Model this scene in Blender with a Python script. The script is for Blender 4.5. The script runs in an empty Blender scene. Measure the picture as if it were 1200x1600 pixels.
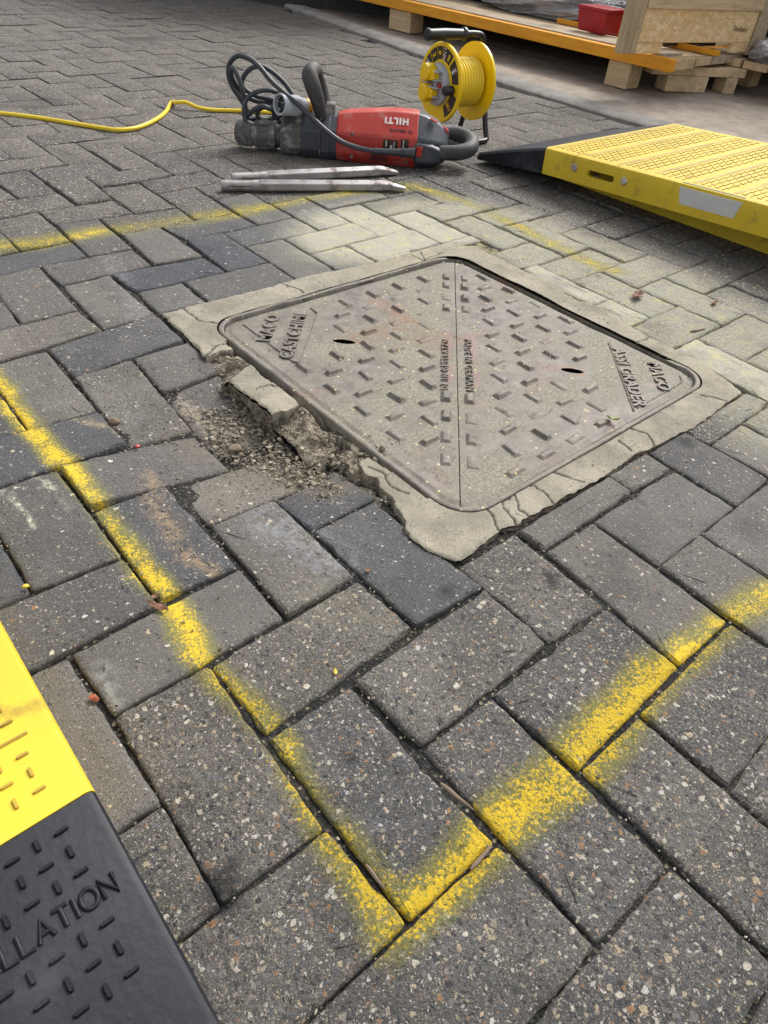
import bpy, bmesh, math, random
import numpy as np
from mathutils import Vector, Matrix
random.seed(7); rng = np.random.default_rng(7)
sc = bpy.context.scene; col = sc.collection

# ------------------------------------------------------------------ camera
CAM = dict(C=(-0.16509, -0.29672, 0.58803), r=(0.75885731, -0.64718653, 0.0726992), u=(0.39298732, 0.54406939, 0.74131604), f=(0.51932316, 0.53398324, -0.66720713), F=1074.926)
cC, cr, cu, cf = (np.array(CAM[k]) for k in 'Cruf'); cF = CAM['F']
cd = bpy.data.cameras.new('camera'); co = bpy.data.objects.new('camera', cd); col.objects.link(co)
cd.sensor_fit = 'VERTICAL'; cd.sensor_height = 36.0; cd.lens = 36.0 * cF / 1600.0
cd.clip_start = 0.02; cd.clip_end = 500
R = Matrix(((cr[0], cu[0], -cf[0]), (cr[1], cu[1], -cf[1]), (cr[2], cu[2], -cf[2]))).to_4x4()
co.matrix_world = Matrix.Translation(Vector(CAM['C'])) @ R
sc.camera = co
# ------------------------------------------------------------------ light
SUN_EL, SUN_AZ = math.radians(46), math.radians(76)      # azimuth measured clockwise from +y
w = bpy.data.worlds.new('World'); sc.world = w; w.use_nodes = True
nt = w.node_tree; nt.nodes.clear()
sky = nt.nodes.new('ShaderNodeTexSky'); sky.sky_type = 'NISHITA'; sky.sun_disc = False
sky.sun_elevation = SUN_EL; sky.sun_rotation = SUN_AZ; sky.dust_density = 4.0; sky.air_density = 0.8; sky.ozone_density = 1.0
hs = nt.nodes.new('ShaderNodeHueSaturation'); hs.inputs['Saturation'].default_value = 0.22
bg = nt.nodes.new('ShaderNodeBackground'); bg.inputs['Strength'].default_value = 0.15
wo = nt.nodes.new('ShaderNodeOutputWorld')
nt.links.new(sky.outputs[0], hs.inputs['Color']); nt.links.new(hs.outputs[0], bg.inputs[0]); nt.links.new(bg.outputs[0], wo.inputs[0])
sd = bpy.data.lights.new('sun', 'SUN'); sd.energy = 1.35; sd.angle = math.radians(20); sd.color = (1.0, 0.965, 0.91)
so = bpy.data.objects.new('sun', sd); col.objects.link(so)
so.rotation_euler = Vector((math.sin(SUN_AZ) * math.cos(SUN_EL), math.cos(SUN_AZ) * math.cos(SUN_EL), math.sin(SUN_EL))).to_track_quat('Z', 'Y').to_euler()
so.location = (3, 2, 6)
sc.view_settings.view_transform = 'Standard'; sc.view_settings.look = 'None'; sc.view_settings.gamma = 1.0
sc.view_settings.exposure = 0.82
sc.render.resolution_x = 768; sc.render.resolution_y = 1024

# ------------------------------------------------------------------ surveying helpers (photo measurement -> place on the site)
def ray(px, py): return cf + cr * (px - 600) / cF - cu * (py - 800) / cF
def G(px, py, z=0.0):
    d = ray(px, py); t = (z - cC[2]) / d[2]; q = cC + d * t
    return np.array([q[0], q[1]])
def GX(px, py, x):
    d = ray(px, py); return cC + d * ((x - cC[0]) / d[0])
def GP(px, py, p0, n):           # on a vertical plane through p0 with horizontal normal n
    d = ray(px, py); n = np.array([n[0], n[1], 0.]); p0 = np.array([p0[0], p0[1], 0.])
    return cC + d * (((p0 - cC) @ n) / (d @ n))

# ------------------------------------------------------------------ object helpers
def tag(o, label=None, cat=None, group=None, kind=None):
    if label: o['label'] = label
    if cat: o['category'] = cat
    if group: o['group'] = group
    if kind: o['kind'] = kind
    return o
def empty(name, loc, rz=0.0, label=None, cat=None, group=None):
    o = bpy.data.objects.new(name, None); o.location = loc; o.rotation_euler = (0, 0, rz)
    o.empty_display_size = 0.05; col.objects.link(o); return tag(o, label, cat, group)
class MB:
    def __init__(s): s.v = []; s.f = []; s.m = []
    def add(s, vs, fs, m=0):
        b = len(s.v); s.v += [tuple(float(c) for c in q) for q in vs]; s.f += [tuple(b + i for i in f) for f in fs]; s.m += [m] * len(fs); return s
    def box(s, c, d, rz=0.0, m=0, M=None):
        vs = [Vector((sx * d[0] / 2, sy * d[1] / 2, sz * d[2] / 2)) for sz in (-1, 1) for sy in (-1, 1) for sx in (-1, 1)]
        T = Matrix.Translation(c) @ (M if M is not None else Matrix.Rotation(rz, 4, 'Z'))
        return s.add([T @ q for q in vs], [(0, 2, 3, 1), (4, 5, 7, 6), (0, 1, 5, 4), (2, 6, 7, 3), (0, 4, 6, 2), (1, 3, 7, 5)], m)
    def hexa(s, bot, top, m=0):      # two rings of equal length
        n = len(bot); return s.add(list(bot) + list(top), [tuple(range(n))[::-1], tuple(range(n, 2 * n))] + [(i, (i + 1) % n, n + (i + 1) % n, n + i) for i in range(n)], m)
    def prism(s, poly, z0, z1, m=0): return s.hexa([(p[0], p[1], z0) for p in poly], [(p[0], p[1], z1) for p in poly], m)
    def tube(s, path, r, n=10, m=0, closed=False):
        P = [Vector(q) for q in path]; k = len(P); rs = r if hasattr(r, '__len__') else [r] * k
        T = [((P[(i + 1) % k] - P[i - 1]) if closed else (P[min(i + 1, k - 1)] - P[max(i - 1, 0)])).normalized() for i in range(k)]
        a = Vector((0, 0, 1)) if abs(T[0].z) < .9 else Vector((1, 0, 0)); U = (a - T[0] * a.dot(T[0])).normalized(); rings = []
        for i in range(k):
            U = (U - T[i] * U.dot(T[i])).normalized(); W = T[i].cross(U)
            rings.append([P[i] + (U * math.cos(t) + W * math.sin(t)) * rs[i] for t in [2 * math.pi * j / n for j in range(n)]])
        return s.loft(rings, m, closed)
    def loft(s, rings, m=0, closed=False, caps=True):
        n = len(rings[0]); k = len(rings); vs = [q for rg in rings for q in rg]; fs = []
        for i in range(k if closed else k - 1):
            a, b = i * n, ((i + 1) % k) * n
            fs += [(a + j, a + (j + 1) % n, b + (j + 1) % n, b + j) for j in range(n)]
        if not closed and caps: fs += [tuple(range(n))[::-1], tuple((k - 1) * n + j for j in range(n))]
        return s.add(vs, fs, m)
    def lathe(s, prof, o, ax, n=32, m=0):     # prof: (along, radius)
        ax = Vector(ax).normalized(); a = Vector((0, 0, 1)) if abs(ax.z) < .9 else Vector((1, 0, 0)); U = (a - ax * a.dot(ax)).normalized(); W = ax.cross(U); o = Vector(o)
        return s.loft([[o + ax * h + (U * math.cos(2 * math.pi * j / n) + W * math.sin(2 * math.pi * j / n)) * max(rr, 1e-5) for j in range(n)] for h, rr in prof], m)
    def xf(s, M): s.v = [tuple(M @ Vector(q)) for q in s.v]; return s
    def build(s, name, mats, parent=None, smooth=35, bevel=0.0, seg=2, fix=True):
        me = bpy.data.meshes.new(name); me.from_pydata(s.v, [], s.f); me.update()
        for m in (mats if isinstance(mats, (list, tuple)) else [mats]): me.materials.append(m)
        for p, m in zip(me.polygons, s.m): p.material_index = m
        if fix:
            bm = bmesh.new(); bm.from_mesh(me); bmesh.ops.recalc_face_normals(bm, faces=bm.faces); bm.to_mesh(me); bm.free()
        if smooth:
            for p in me.polygons: p.use_smooth = True
            me.set_sharp_from_angle(angle=math.radians(smooth))
        o = bpy.data.objects.new(name, me); col.objects.link(o)
        if parent is not None: o.parent = parent
        if bevel:
            b = o.modifiers.new('b', 'BEVEL'); b.width = bevel; b.segments = seg; b.limit_method = 'ANGLE'; b.angle_limit = math.radians(30); b.harden_normals = False
        return o
def text_mb(body, size, ext=0.001, bold=0.0, space=1.0, center=True):
    c = bpy.data.curves.new('t', 'FONT'); c.body = body; c.size = size; c.extrude = ext; c.offset = bold; c.space_character = space
    c.align_x = 'CENTER' if center else 'LEFT'; c.align_y = 'CENTER'; c.resolution_u = 3
    o = bpy.data.objects.new('t', c); col.objects.link(o)
    dg = bpy.context.evaluated_depsgraph_get(); me = o.evaluated_get(dg).to_mesh()
    mb = MB(); mb.add([v.co[:] for v in me.vertices], [tuple(p.vertices) for p in me.polygons])
    o.evaluated_get(dg).to_mesh_clear(); bpy.data.objects.remove(o); bpy.data.curves.remove(c); return mb
def join(*mbs):
    r = MB()
    for i, m in enumerate(mbs):
        b = len(r.v); r.v += m.v; r.f += [tuple(b + k for k in f) for f in m.f]; r.m += m.m
    return r
def catmull(P, n=8, closed=False):
    P = [np.array(q, float) for q in P]; k = len(P); out = []
    for i in range(k if closed else k - 1):
        g = (lambda j: P[j % k]) if closed else (lambda j: P[min(max(j, 0), k - 1)])
        a, b, c, d = g(i - 1), g(i), g(i + 1), g(i + 2)
        for t in np.arange(n) / n: out.append(.5 * ((2 * b) + (-a + c) * t + (2 * a - 5 * b + 4 * c - d) * t * t + (-a + 3 * b - 3 * c + d) * t ** 3))
    if not closed: out.append(P[-1])
    return out
# value noise on arrays
_perm = rng.random((256, 256))
def vnoise(x, y, s=1.0, seed=0):
    x = np.asarray(x) * s + seed * 17.3; y = np.asarray(y) * s + seed * 9.1
    xi, yi = np.floor(x).astype(int), np.floor(y).astype(int); fx, fy = x - xi, y - yi
    fx = fx * fx * (3 - 2 * fx); fy = fy * fy * (3 - 2 * fy)
    g = lambda a, b: _perm[a % 256, b % 256]
    return (g(xi, yi) * (1 - fx) + g(xi + 1, yi) * fx) * (1 - fy) + (g(xi, yi + 1) * (1 - fx) + g(xi + 1, yi + 1) * fx) * fy - .5
def fbm(x, y, s, o=4, seed=0): return sum(vnoise(x, y, s * 2 ** i, seed + i) / 2 ** i for i in range(o))
def polydist(x, y, pts):
    d = np.full(np.shape(x), 1e9)
    for (ax, ay), (bx, by) in zip(pts[:-1], pts[1:]):
        vx, vy = bx - ax, by - ay; h = np.clip(((x - ax) * vx + (y - ay) * vy) / (vx * vx + vy * vy + 1e-12), 0, 1)
        d = np.minimum(d, np.hypot(x - ax - vx * h, y - ay - vy * h))
    return d
def inside(x, y, poly):
    c = np.zeros(np.shape(x), bool); n = len(poly)
    for i in range(n):
        (ax, ay), (bx, by) = poly[i], poly[(i + 1) % n]
        c ^= ((ay > y) != (by > y)) & (x < (bx - ax) * (y - ay) / (by - ay + 1e-15) + ax)
    return c

# ------------------------------------------------------------------ materials
class NT:
    def __init__(s, name):
        s.mat = bpy.data.materials.new(name); s.mat.use_nodes = True; s.t = s.mat.node_tree; s.t.nodes.clear()
        s.out = s.t.nodes.new('ShaderNodeOutputMaterial'); s.b = s.t.nodes.new('ShaderNodeBsdfPrincipled'); s.t.links.new(s.b.outputs[0], s.out.inputs[0])
        s.tc = s.t.nodes.new('ShaderNodeTexCoord')
    def n(s, typ, ins={}, **kw):
        nd = s.t.nodes.new(typ)
        for k, v in kw.items(): setattr(nd, k, v)
        for k, v in ins.items(): s.set(nd.inputs[k], v)
        return nd
    def set(s, sock, v):
        if isinstance(v, bpy.types.NodeSocket): s.t.links.new(v, sock)
        elif isinstance(v, bpy.types.Node): s.t.links.new(v.outputs[0], sock)
        else:
            if sock.type == 'RGBA' and hasattr(v, '__len__') and len(v) == 3: v = (*v, 1)
            sock.default_value = v
    def p(s, **kw):
        for k, v in kw.items(): s.set(s.b.inputs[k.replace('_', ' ')], v)
    def m(s, op, a, b=0.0, c=0.0, clamp=False): return s.n('ShaderNodeMath', {0: a, 1: b, 2: c}, operation=op, use_clamp=clamp).outputs[0]
    def noise(s, scale, vec=None, detail=4, rough=.55, dist=0.0): return s.n('ShaderNodeTexNoise', {'Vector': vec if vec is not None else s.tc.outputs['Object'], 'Scale': scale, 'Detail': detail, 'Roughness': rough, 'Distortion': dist}).outputs[0]
    def vor(s, scale, vec=None, feature='F1', rnd=1.0): return s.n('ShaderNodeTexVoronoi', {'Vector': vec if vec is not None else s.tc.outputs['Object'], 'Scale': scale, 'Randomness': rnd}, feature=feature)
    def ss(s, x, a, b): return s.n('ShaderNodeMapRange', {0: x, 1: a, 2: b, 3: 0.0, 4: 1.0}, interpolation_type='SMOOTHSTEP').outputs[0]
    def mix(s, f, a, b, mode='MIX'):
        nd = s.t.nodes.new('ShaderNodeMix'); nd.data_type = 'RGBA'; nd.blend_type = mode
        s.set(nd.inputs[0], f); s.set(nd.inputs[6], a); s.set(nd.inputs[7], b); return nd.outputs[2]
    def ramp(s, x, stops, interp='LINEAR'):
        nd = s.t.nodes.new('ShaderNodeValToRGB'); nd.color_ramp.interpolation = interp; e = nd.color_ramp.elements
        while len(e) < len(stops): e.new(.5)
        for el, (pos, c) in zip(e, stops): el.position = pos; el.color = (*c, 1)
        s.set(nd.inputs[0], x); return nd.outputs[0]
    def bump(s, h, strength=.5, dist=.002, normal=None):
        nd = s.n('ShaderNodeBump', {'Height': h, 'Strength': strength, 'Distance': dist})
        if normal is not None: s.t.links.new(normal, nd.inputs['Normal'])
        return nd.outputs[0]
    def vm(s, op, a, b=None, out=0):
        nd = s.n('ShaderNodeVectorMath', {0: a}, operation=op)
        if b is not None:
            if op == 'SCALE': s.set(nd.inputs['Scale'], b)
            else: s.set(nd.inputs[1], b)
        return nd.outputs[out]
    def seg(s, P, a, b):             # distance from point to segment on the ground plane
        a = Vector((a[0], a[1], 0)); b = Vector((b[0], b[1], 0)); ba = b - a
        pa = s.vm('SUBTRACT', P, tuple(a)); h = s.m('MULTIPLY', s.vm('DOT_PRODUCT', pa, tuple(ba), 1), 1 / max(ba.length_squared, 1e-9), clamp=True)
        return s.vm('LENGTH', s.vm('SUBTRACT', pa, s.vm('SCALE', tuple(ba), h)), None, 1)
    def band(s, P, pts, w0, w1):     # 1 on the polyline, 0 beyond w1
        d = None
        for a, b in zip(pts[:-1], pts[1:]):
            q = s.seg(P, a, b); d = q if d is None else s.m('MINIMUM', d, q)
        return s.n('ShaderNodeMapRange', {0: d, 1: w0, 2: w1, 3: 1.0, 4: 0.0}, interpolation_type='SMOOTHSTEP').outputs[0]

def simple(name, c, rough=.5, metal=0.0, c2=None, nscale=8, dirt=None, dscale=25, bump=.1, bscale=150, coat=0.0, spec=.5):
    s = NT(name); base = s.mix(s.ss(s.noise(nscale), .3, .7), c, c2 if c2 else tuple(q * .8 for q in c))
    if dirt:
        dn = s.ss(s.noise(dscale, detail=8, rough=.7), dirt[1], dirt[1] + .14); base = s.mix(s.m('MULTIPLY', dn, dirt[2] if len(dirt) > 2 else .8), base, dirt[0])
        s.p(Roughness=s.m('ADD', s.m('MULTIPLY', dn, .25), rough, clamp=True))
    else: s.p(Roughness=s.m('ADD', s.m('MULTIPLY', s.noise(40), .2), rough - .1, clamp=True))
    s.p(Base_Color=base, Metallic=metal, Coat_Weight=coat, Specular_IOR_Level=spec, Normal=s.bump(s.noise(bscale, detail=6), bump, .001)); return s.mat
def attr(s, name): return s.n('ShaderNodeAttribute', attribute_name=name)

# paint line and dust positions measured on the site
PAINT_S = [G(*q) for q in ((-40, 560), (30, 635), (75, 690), (105, 735), (190, 840), (255, 935), (300, 1000), (370, 1085), (425, 1155), (510, 1280), (640, 1430))]
PAINT_E = [G(*q) for q in ((640, 1430), (700, 1370), (770, 1300), (838, 1250), (955, 1125), (1030, 1055), (1115, 985), (1210, 925), (1320, 860))]
PAINT_N = [G(*q) for q in ((-60, 392), (60, 380), (165, 362), (260, 350), (400, 326), (500, 306), (560, 296), (645, 291))]
PAINT_W = [G(*q) for q in ((645, 291), (690, 303), (755, 329), (800, 352), (860, 380), (960, 425))]
DUST = [G(*q) for q in ((570, 368), (640, 352), (720, 345), (800, 362), (900, 405), (1010, 450), (1120, 510), (1240, 570), (1400, 650))]
RUST1 = [G(*q) for q in ((225, 750), (245, 800), (290, 860), (340, 895))]

def mat_paver():
    s = NT('paver_concrete'); P = s.tc.outputs['Object']; A = attr(s, 'pv').outputs[0]
    sep = s.n('ShaderNodeSeparateColor', {0: A}); rnd, agg, tone = sep.outputs[0], sep.outputs[1], sep.outputs[2]
    warp = s.vm('ADD', P, s.vm('SCALE', s.n('ShaderNodeTexNoise', {'Vector': P, 'Scale': 190.0, 'Detail': 3.0}).outputs['Color'], .0075))
    big = s.vor(118, warp); med = s.vor(250, warp); fine = s.vor(560, warp)
    cb = s.n('ShaderNodeSeparateColor', {0: big.outputs['Color']}); cm = s.n('ShaderNodeSeparateColor', {0: med.outputs['Color']}); cf_ = s.n('ShaderNodeSeparateColor', {0: fine.outputs['Color']})
    # matrix
    blotch = s.noise(9, detail=5); grainy = s.noise(900, detail=3)
    base = s.mix(s.ss(blotch, .3, .72), (.070, .069, .067), (.148, .143, .133))
    base = s.mix(s.m('MULTIPLY', s.ss(rnd, .1, 1), .8), base, (.042, .048, .063))
    base = s.mix(s.m('MULTIPLY', tone, .5), base, (.185, .165, .135))
    base = s.mix(.75, base, s.ramp(grainy, [(.3, (.15, .15, .15)), (.72, (2.1, 2.06, 1.98))]), 'MULTIPLY')
    stops = [(0, (.055, .055, .058)), (.2, (.115, .115, .12)), (.36, (.19, .18, .17)), (.5, (.28, .245, .2)), (.62, (.44, .36, .25)), (.72, (.31, .18, .10)), (.78, (.55, .5, .42)), (.9, (.16, .155, .17)), (.96, (.52, .50, .46))]
    sc_ = s.ramp(cb.outputs[0], stops, 'CONSTANT'); scm = s.ramp(cm.outputs[0], stops, 'CONSTANT'); scf = s.ramp(cf_.outputs[0], stops, 'CONSTANT')
    thr = s.m('MULTIPLY', agg, 1.0)
    def stone(v, c, frac, r, soft):
        on = s.m('LESS_THAN', c.outputs[1], s.m('MULTIPLY', thr, frac)); rr = s.m('MULTIPLY', s.m('ADD', s.m('MULTIPLY', c.outputs[2], .6), .4), r)
        return s.m('MULTIPLY', on, s.n('ShaderNodeMapRange', {0: v.outputs['Distance'], 1: rr, 2: s.m('SUBTRACT', rr, soft), 3: 0.0, 4: 1.0}).outputs[0], clamp=True)
    mb_ = stone(big, cb, .42, .47, .07); mm = stone(med, cm, .72, .60, .10); mf = stone(fine, cf_, 1.0, .60, .18)
    mf = s.m('ADD', mf, s.m('MULTIPLY', s.m('LESS_THAN', cf_.outputs[1], .16), s.ss(fine.outputs['Distance'], .4, .25)), clamp=True)
    c = s.mix(s.m('MULTIPLY', mf, .8), base, scf); c = s.mix(s.m('MULTIPLY', mm, .85), c, scm); c = s.mix(mb_, c, sc_)
    # pits
    pit = s.vor(200, s.vm('ADD', warp, (3.1, 1.7, 0))); cp = s.n('ShaderNodeSeparateColor', {0: pit.outputs['Color']})
    pm = s.m('MULTIPLY', s.m('LESS_THAN', cp.outputs[0], s.m('ADD', s.m('MULTIPLY', agg, .28), .05)), s.ss(s.m('ADD', pit.outputs['Distance'], s.m('MULTIPLY', grainy, .25)), .48, .3)); c = s.mix(s.m('MULTIPLY', pm, .6), c, (.03, .03, .03))
    # stains
    st = s.ss(s.noise(3.2, detail=8, rough=.65), .60, .70); c = s.mix(s.m('MULTIPLY', st, .4), c, (.045, .045, .047))
    sal = s.ss(s.noise(14, s.vm('ADD', P, (5, 2, 0)), detail=10, rough=.75), .60, .74); c = s.mix(s.m('MULTIPLY', sal, .4), c, (.3, .3, .31))
    pm_ = attr(s, 'pm'); sp_ = s.n('ShaderNodeSeparateColor', {0: pm_.outputs[0]}); tot, dband, dark = sp_.outputs[0], sp_.outputs[1], sp_.outputs[2]
    c = s.mix(dark, c, (.022, .022, .022))
    tnt = attr(s, 'tc'); spk = s.noise(70, detail=8, rough=.75)
    c = s.mix(s.m('MULTIPLY', s.ss(spk, .40, .58), tnt.outputs['Alpha']), c, tnt.outputs[0])
    sp0 = s.noise(330, detail=4, rough=.75); sp1 = s.noise(34, s.vm('ADD', P, (1, 8, 0)), detail=5, rough=.7)
    dn = s.m('ADD', .62, s.m('MULTIPLY', s.ss(s.noise(13, detail=6, rough=.65), .30, .58), .55))
    du = s.m('MULTIPLY', s.m('MULTIPLY', dband, dn), s.m('ADD', .82, s.m('MULTIPLY', rnd, .3)))
    du = s.m('ADD', s.m('MULTIPLY', du, 1.1), s.m('MULTIPLY', s.m('SUBTRACT', sp0, .5), s.m('MULTIPLY', dband, 1.0)), clamp=True)
    c = s.mix(s.m('MULTIPLY', du, .92), c, s.mix(s.ss(sp1, .45, .7), (.37, .355, .285), (.46, .42, .24)))
    yel = s.mix(s.ss(sp1, .3, .7), (.76, .51, .015), (.66, .46, .03))
    cov = s.m('ADD', s.m('SUBTRACT', s.m('MULTIPLY', tot, 1.10), s.m('MULTIPLY', s.m('SUBTRACT', med.outputs['Distance'], .38), s.m('ADD', s.m('MULTIPLY', agg, .5), .2))), s.m('ADD', s.m('MULTIPLY', s.m('SUBTRACT', sp0, .5), 2.1), s.m('MULTIPLY', s.m('SUBTRACT', sp1, .5), 1.4)))
    full = s.m('MULTIPLY', s.ss(cov, .46, .92), .96); haze = s.m('MULTIPLY', s.ss(s.m('ADD', tot, s.m('MULTIPLY', s.m('SUBTRACT', sp0, .5), .8)), .08, .60), .55)
    full = s.m('MULTIPLY', full, s.m('SUBTRACT', 1.0, s.m('MULTIPLY', pm, .85)))
    c = s.mix(haze, c, (.27, .25, .035)); c = s.mix(full, c, yel)
    #side = s.n('ShaderNodeSeparateXYZ', {0: s.n('ShaderNodeNewGeometry').outputs['Normal']}).outputs[2]
    hgt = s.m('ADD', s.m('MULTIPLY', grainy, .25), s.m('ADD', s.m('MULTIPLY', mb_, .5), s.m('SUBTRACT', s.m('MULTIPLY', mm, .3), s.m('MULTIPLY', pm, .8))))
    hgt = s.m('ADD', hgt, s.m('MULTIPLY', s.noise(120, detail=8, rough=.7), s.m('ADD', s.m('MULTIPLY', agg, 4.0), 1.0)))
    s.p(Base_Color=c, Roughness=s.m('SUBTRACT', .82, s.m('MULTIPLY', mb_, .2)), Specular_IOR_Level=.35, Normal=s.bump(hgt, .9, .0022)); return s.mat
def mat_bed():
    s = NT('joint_grit'); P = s.tc.outputs['Object']; v = s.vor(330); cc = s.n('ShaderNodeSeparateColor', {0: v.outputs['Color']})
    c = s.ramp(cc.outputs[0], [(0, (.010, .010, .010)), (.6, (.022, .021, .019)), (.88, (.07, .06, .045)), (.96, (.2, .17, .11))], 'CONSTANT')
    c = s.mix(s.m('MULTIPLY', s.ss(s.noise(8, detail=6), .5, .66), .45), c, s.mix(s.ss(s.noise(90), .4, .6), (.022, .024, .01), (.075, .062, .04)))
    du = s.band(P, DUST, .12, .24); c = s.mix(s.m('MULTIPLY', du, .8), c, s.mix(s.ss(s.noise(60), .4, .6), (.05, .045, .03), (.33, .29, .14)))
    s.p(Base_Color=c, Roughness=.95, Normal=s.bump(v.outputs['Distance'], 1.0, .002)); return s.mat
def mat_concrete(name, ca, cb, dusty=True):
    s = NT(name); P = s.tc.outputs['Object']; g = s.noise(700, detail=3); c = s.mix(s.ss(s.noise(12, detail=6), .3, .7), ca, cb)
    c = s.mix(.8, c, s.ramp(g, [(.3, (.50, .50, .50)), (.7, (1.40, 1.40, 1.38))]), 'MULTIPLY')
    brk = attr(s, 'brk').outputs['Fac']; v = s.vor(230, s.vm('ADD', P, s.vm('SCALE', s.n('ShaderNodeTexNoise', {'Vector': P, 'Scale': 120.0}).outputs['Color'], .004))); cc = s.n('ShaderNodeSeparateColor', {0: v.outputs['Color']})
    rough_c = s.mix(.65, s.ramp(cc.outputs[0], [(0, (.06, .052, .04)), (.35, (.17, .145, .11)), (.7, (.31, .26, .19)), (.9, (.46, .41, .33))], 'CONSTANT'), s.mix(s.ss(s.noise(40, detail=8, rough=.7), .35, .65), (.07, .062, .05), (.28, .24, .18)))
    c = s.mix(s.ss(brk, .25, .7), c, rough_c)
    if dusty:
        cr_ = s.vor(26, s.vm('ADD', P, s.vm('SCALE', s.n('ShaderNodeTexNoise', {'Vector': P, 'Scale': 14.0, 'Detail': 4.0}).outputs['Color'], .05)), 'DISTANCE_TO_EDGE')
        ck = s.m('MULTIPLY', s.ss(cr_.outputs[0], .010, .003), s.ss(s.noise(6), .46, .52)); c = s.mix(s.m('MULTIPLY', ck, .7), c, (.05, .045, .04))
        yd = s.m('MULTIPLY', s.band(P, DUST, .05, .26), s.ss(s.noise(50, detail=8, rough=.75), .40, .60)); c = s.mix(s.m('MULTIPLY', yd, .7), c, (.46, .43, .26)); dk = s.vor(180); dks = s.m('LESS_THAN', s.n('ShaderNodeSeparateColor', {0: dk.outputs['Color']}).outputs[0], .06); c = s.mix(s.m('MULTIPLY', s.m('MULTIPLY', dks, s.ss(dk.outputs['Distance'], .4, .2)), .7), c, (.09, .08, .07))
    c = s.mix(attr(s, 'crk').outputs['Fac'], c, (.035, .03, .026)); st = s.ss(s.noise(16, detail=9, rough=.72), .50, .66); c = s.mix(s.m('MULTIPLY', st, .5), c, (.15, .14, .115))
    h = s.m('ADD', s.m('MULTIPLY', g, .4), s.m('MULTIPLY', s.m('MULTIPLY', s.noise(150, detail=6), 3.0), s.m('ADD', brk, .2)))
    s.p(Base_Color=c, Roughness=.9, Specular_IOR_Level=.25, Normal=s.bump(h, .7, .0015)); return s.mat
def mat_iron(name, dust=.8, patches=True):
    s = NT(name); P = s.tc.outputs['Object']; n1 = s.noise(30, detail=8, rough=.7)
    c = s.mix(s.ss(n1, .35, .65), (.105, .092, .078), (.19, .168, .142))
    rust = s.ss(s.noise(11, s.vm('ADD', P, (2, 7, 0)), detail=9, rough=.75), .51, .68); c = s.mix(s.m('MULTIPLY', rust, .65), c, s.mix(s.ss(s.noise(60), .4, .6), (.13, .075, .05), (.21, .125, .08)))
    d = s.m('MULTIPLY', s.ss(s.noise(6, s.vm('ADD', P, (4, 1, 0)), detail=9, rough=.62), .38, .64), dust)
    fl = s.noise(300, detail=5); d = s.m('ADD', d, s.m('MULTIPLY', s.m('SUBTRACT', fl, .5), .8), clamp=True)
    c = s.mix(d, c, s.mix(s.ss(s.noise(220), .42, .62), (.165, .158, .122), (.275, .255, .19)))
    off = lambda L: [(G(*q) - np.array([.6665, .415])) for q in L]
    for L, w_, k_, cc in ((((560, 530), (620, 515), (690, 530)), .06, .7, (.19, .11, .065)), (((590, 470), (640, 500)), .04, .6, (.25, .11, .05)), (((780, 425), (800, 450)), .035, .7, (.20, .10, .05)), (((880, 575), (905, 582)), .02, .8, (.26, .11, .05)), (((702, 515), (704, 600)), .014, .6, (.26, .13, .13)), (((735, 520), (745, 600)), .014, .6, (.28, .12, .13)), (((790, 540), (850, 600), (930, 640)), .07, .35, (.20, .15, .13))):
        k = s.m('MULTIPLY', s.band(P, off(L), .0, w_), s.m('MULTIPLY', s.ss(s.noise(45, detail=8, rough=.75), .40, .60), k_)); c = s.mix(k, c, cc)
    chips = s.vor(150); ch = s.n('ShaderNodeSeparateColor', {0: chips.outputs['Color']}); cm_ = s.m('MULTIPLY', s.m('LESS_THAN', ch.outputs[0], .04), s.ss(chips.outputs['Distance'], .35, .2)); c = s.mix(cm_, c, (.55, .5, .22))
    s.p(Base_Color=c, Metallic=s.m('MULTIPLY', s.m('SUBTRACT', 1.0, d), .12), Roughness=s.m('ADD', s.m('MULTIPLY', d, .25), .6), Normal=s.bump(s.m('ADD', fl, s.m('MULTIPLY', n1, 2.0)), .55, .0012)); return s.mat
M = {}
M['paver'] = mat_paver(); M['bed'] = mat_bed()
M['cement'] = mat_concrete('cement_haunch', (.215, .195, .153), (.335, .305, .24))
M['iron'] = mat_iron('dusty_cast_iron', 1.0); M['iron_rim'] = mat_iron('rusty_iron_rim', .5); M['iron_bar'] = mat_iron('worn_iron_tread', .15)
M['rubber'] = simple('black_rubber', (.009, .010, .014), .5, c2=(.017, .019, .026), dirt=((.07, .07, .075), .52, .5), dscale=9, bump=.4, spec=.28)
M['grp'] = simple('yellow_composite', (.64, .46, .026), .6, c2=(.56, .40, .025), nscale=5, dirt=((.20, .15, .05), .56, .6), dscale=16, bump=.15, spec=.35)
M['red'] = simple('red_tool_plastic', (.50, .045, .03), .42, c2=(.40, .035, .025), dirt=((.40, .24, .20), .50, .55), dscale=14)
M['dark'] = simple('dark_tool_plastic', (.035, .042, .055), .42, c2=(.05, .055, .068), dirt=((.22, .21, .2), .56, .6), dscale=18, bump=.3)
M['grip'] = simple('worn_grip_rubber', (.035, .035, .036), .6, c2=(.06, .058, .055), dirt=((.16, .15, .13), .55, .6), dscale=22, bump=.4)
M['dusty_metal'] = simple('dusty_tool_steel', (.06, .058, .058), .5, .3, c2=(.12, .115, .11), dirt=((.33, .31, .28), .48, .8), dscale=30, bump=.6)
M['steel'] = simple('bare_chisel_steel', (.40, .385, .38), .55, .45, c2=(.30, .28, .275), nscale=20, dirt=((.18, .12, .09), .50, .7), dscale=30, bump=.6)
M['cable_black'] = simple('black_rubber_cable', (.035, .04, .048), .45, c2=(.05, .055, .062))
M['cable_yellow'] = simple('yellow_cable', (.82, .60, .03), .4, c2=(.76, .54, .03))
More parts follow.
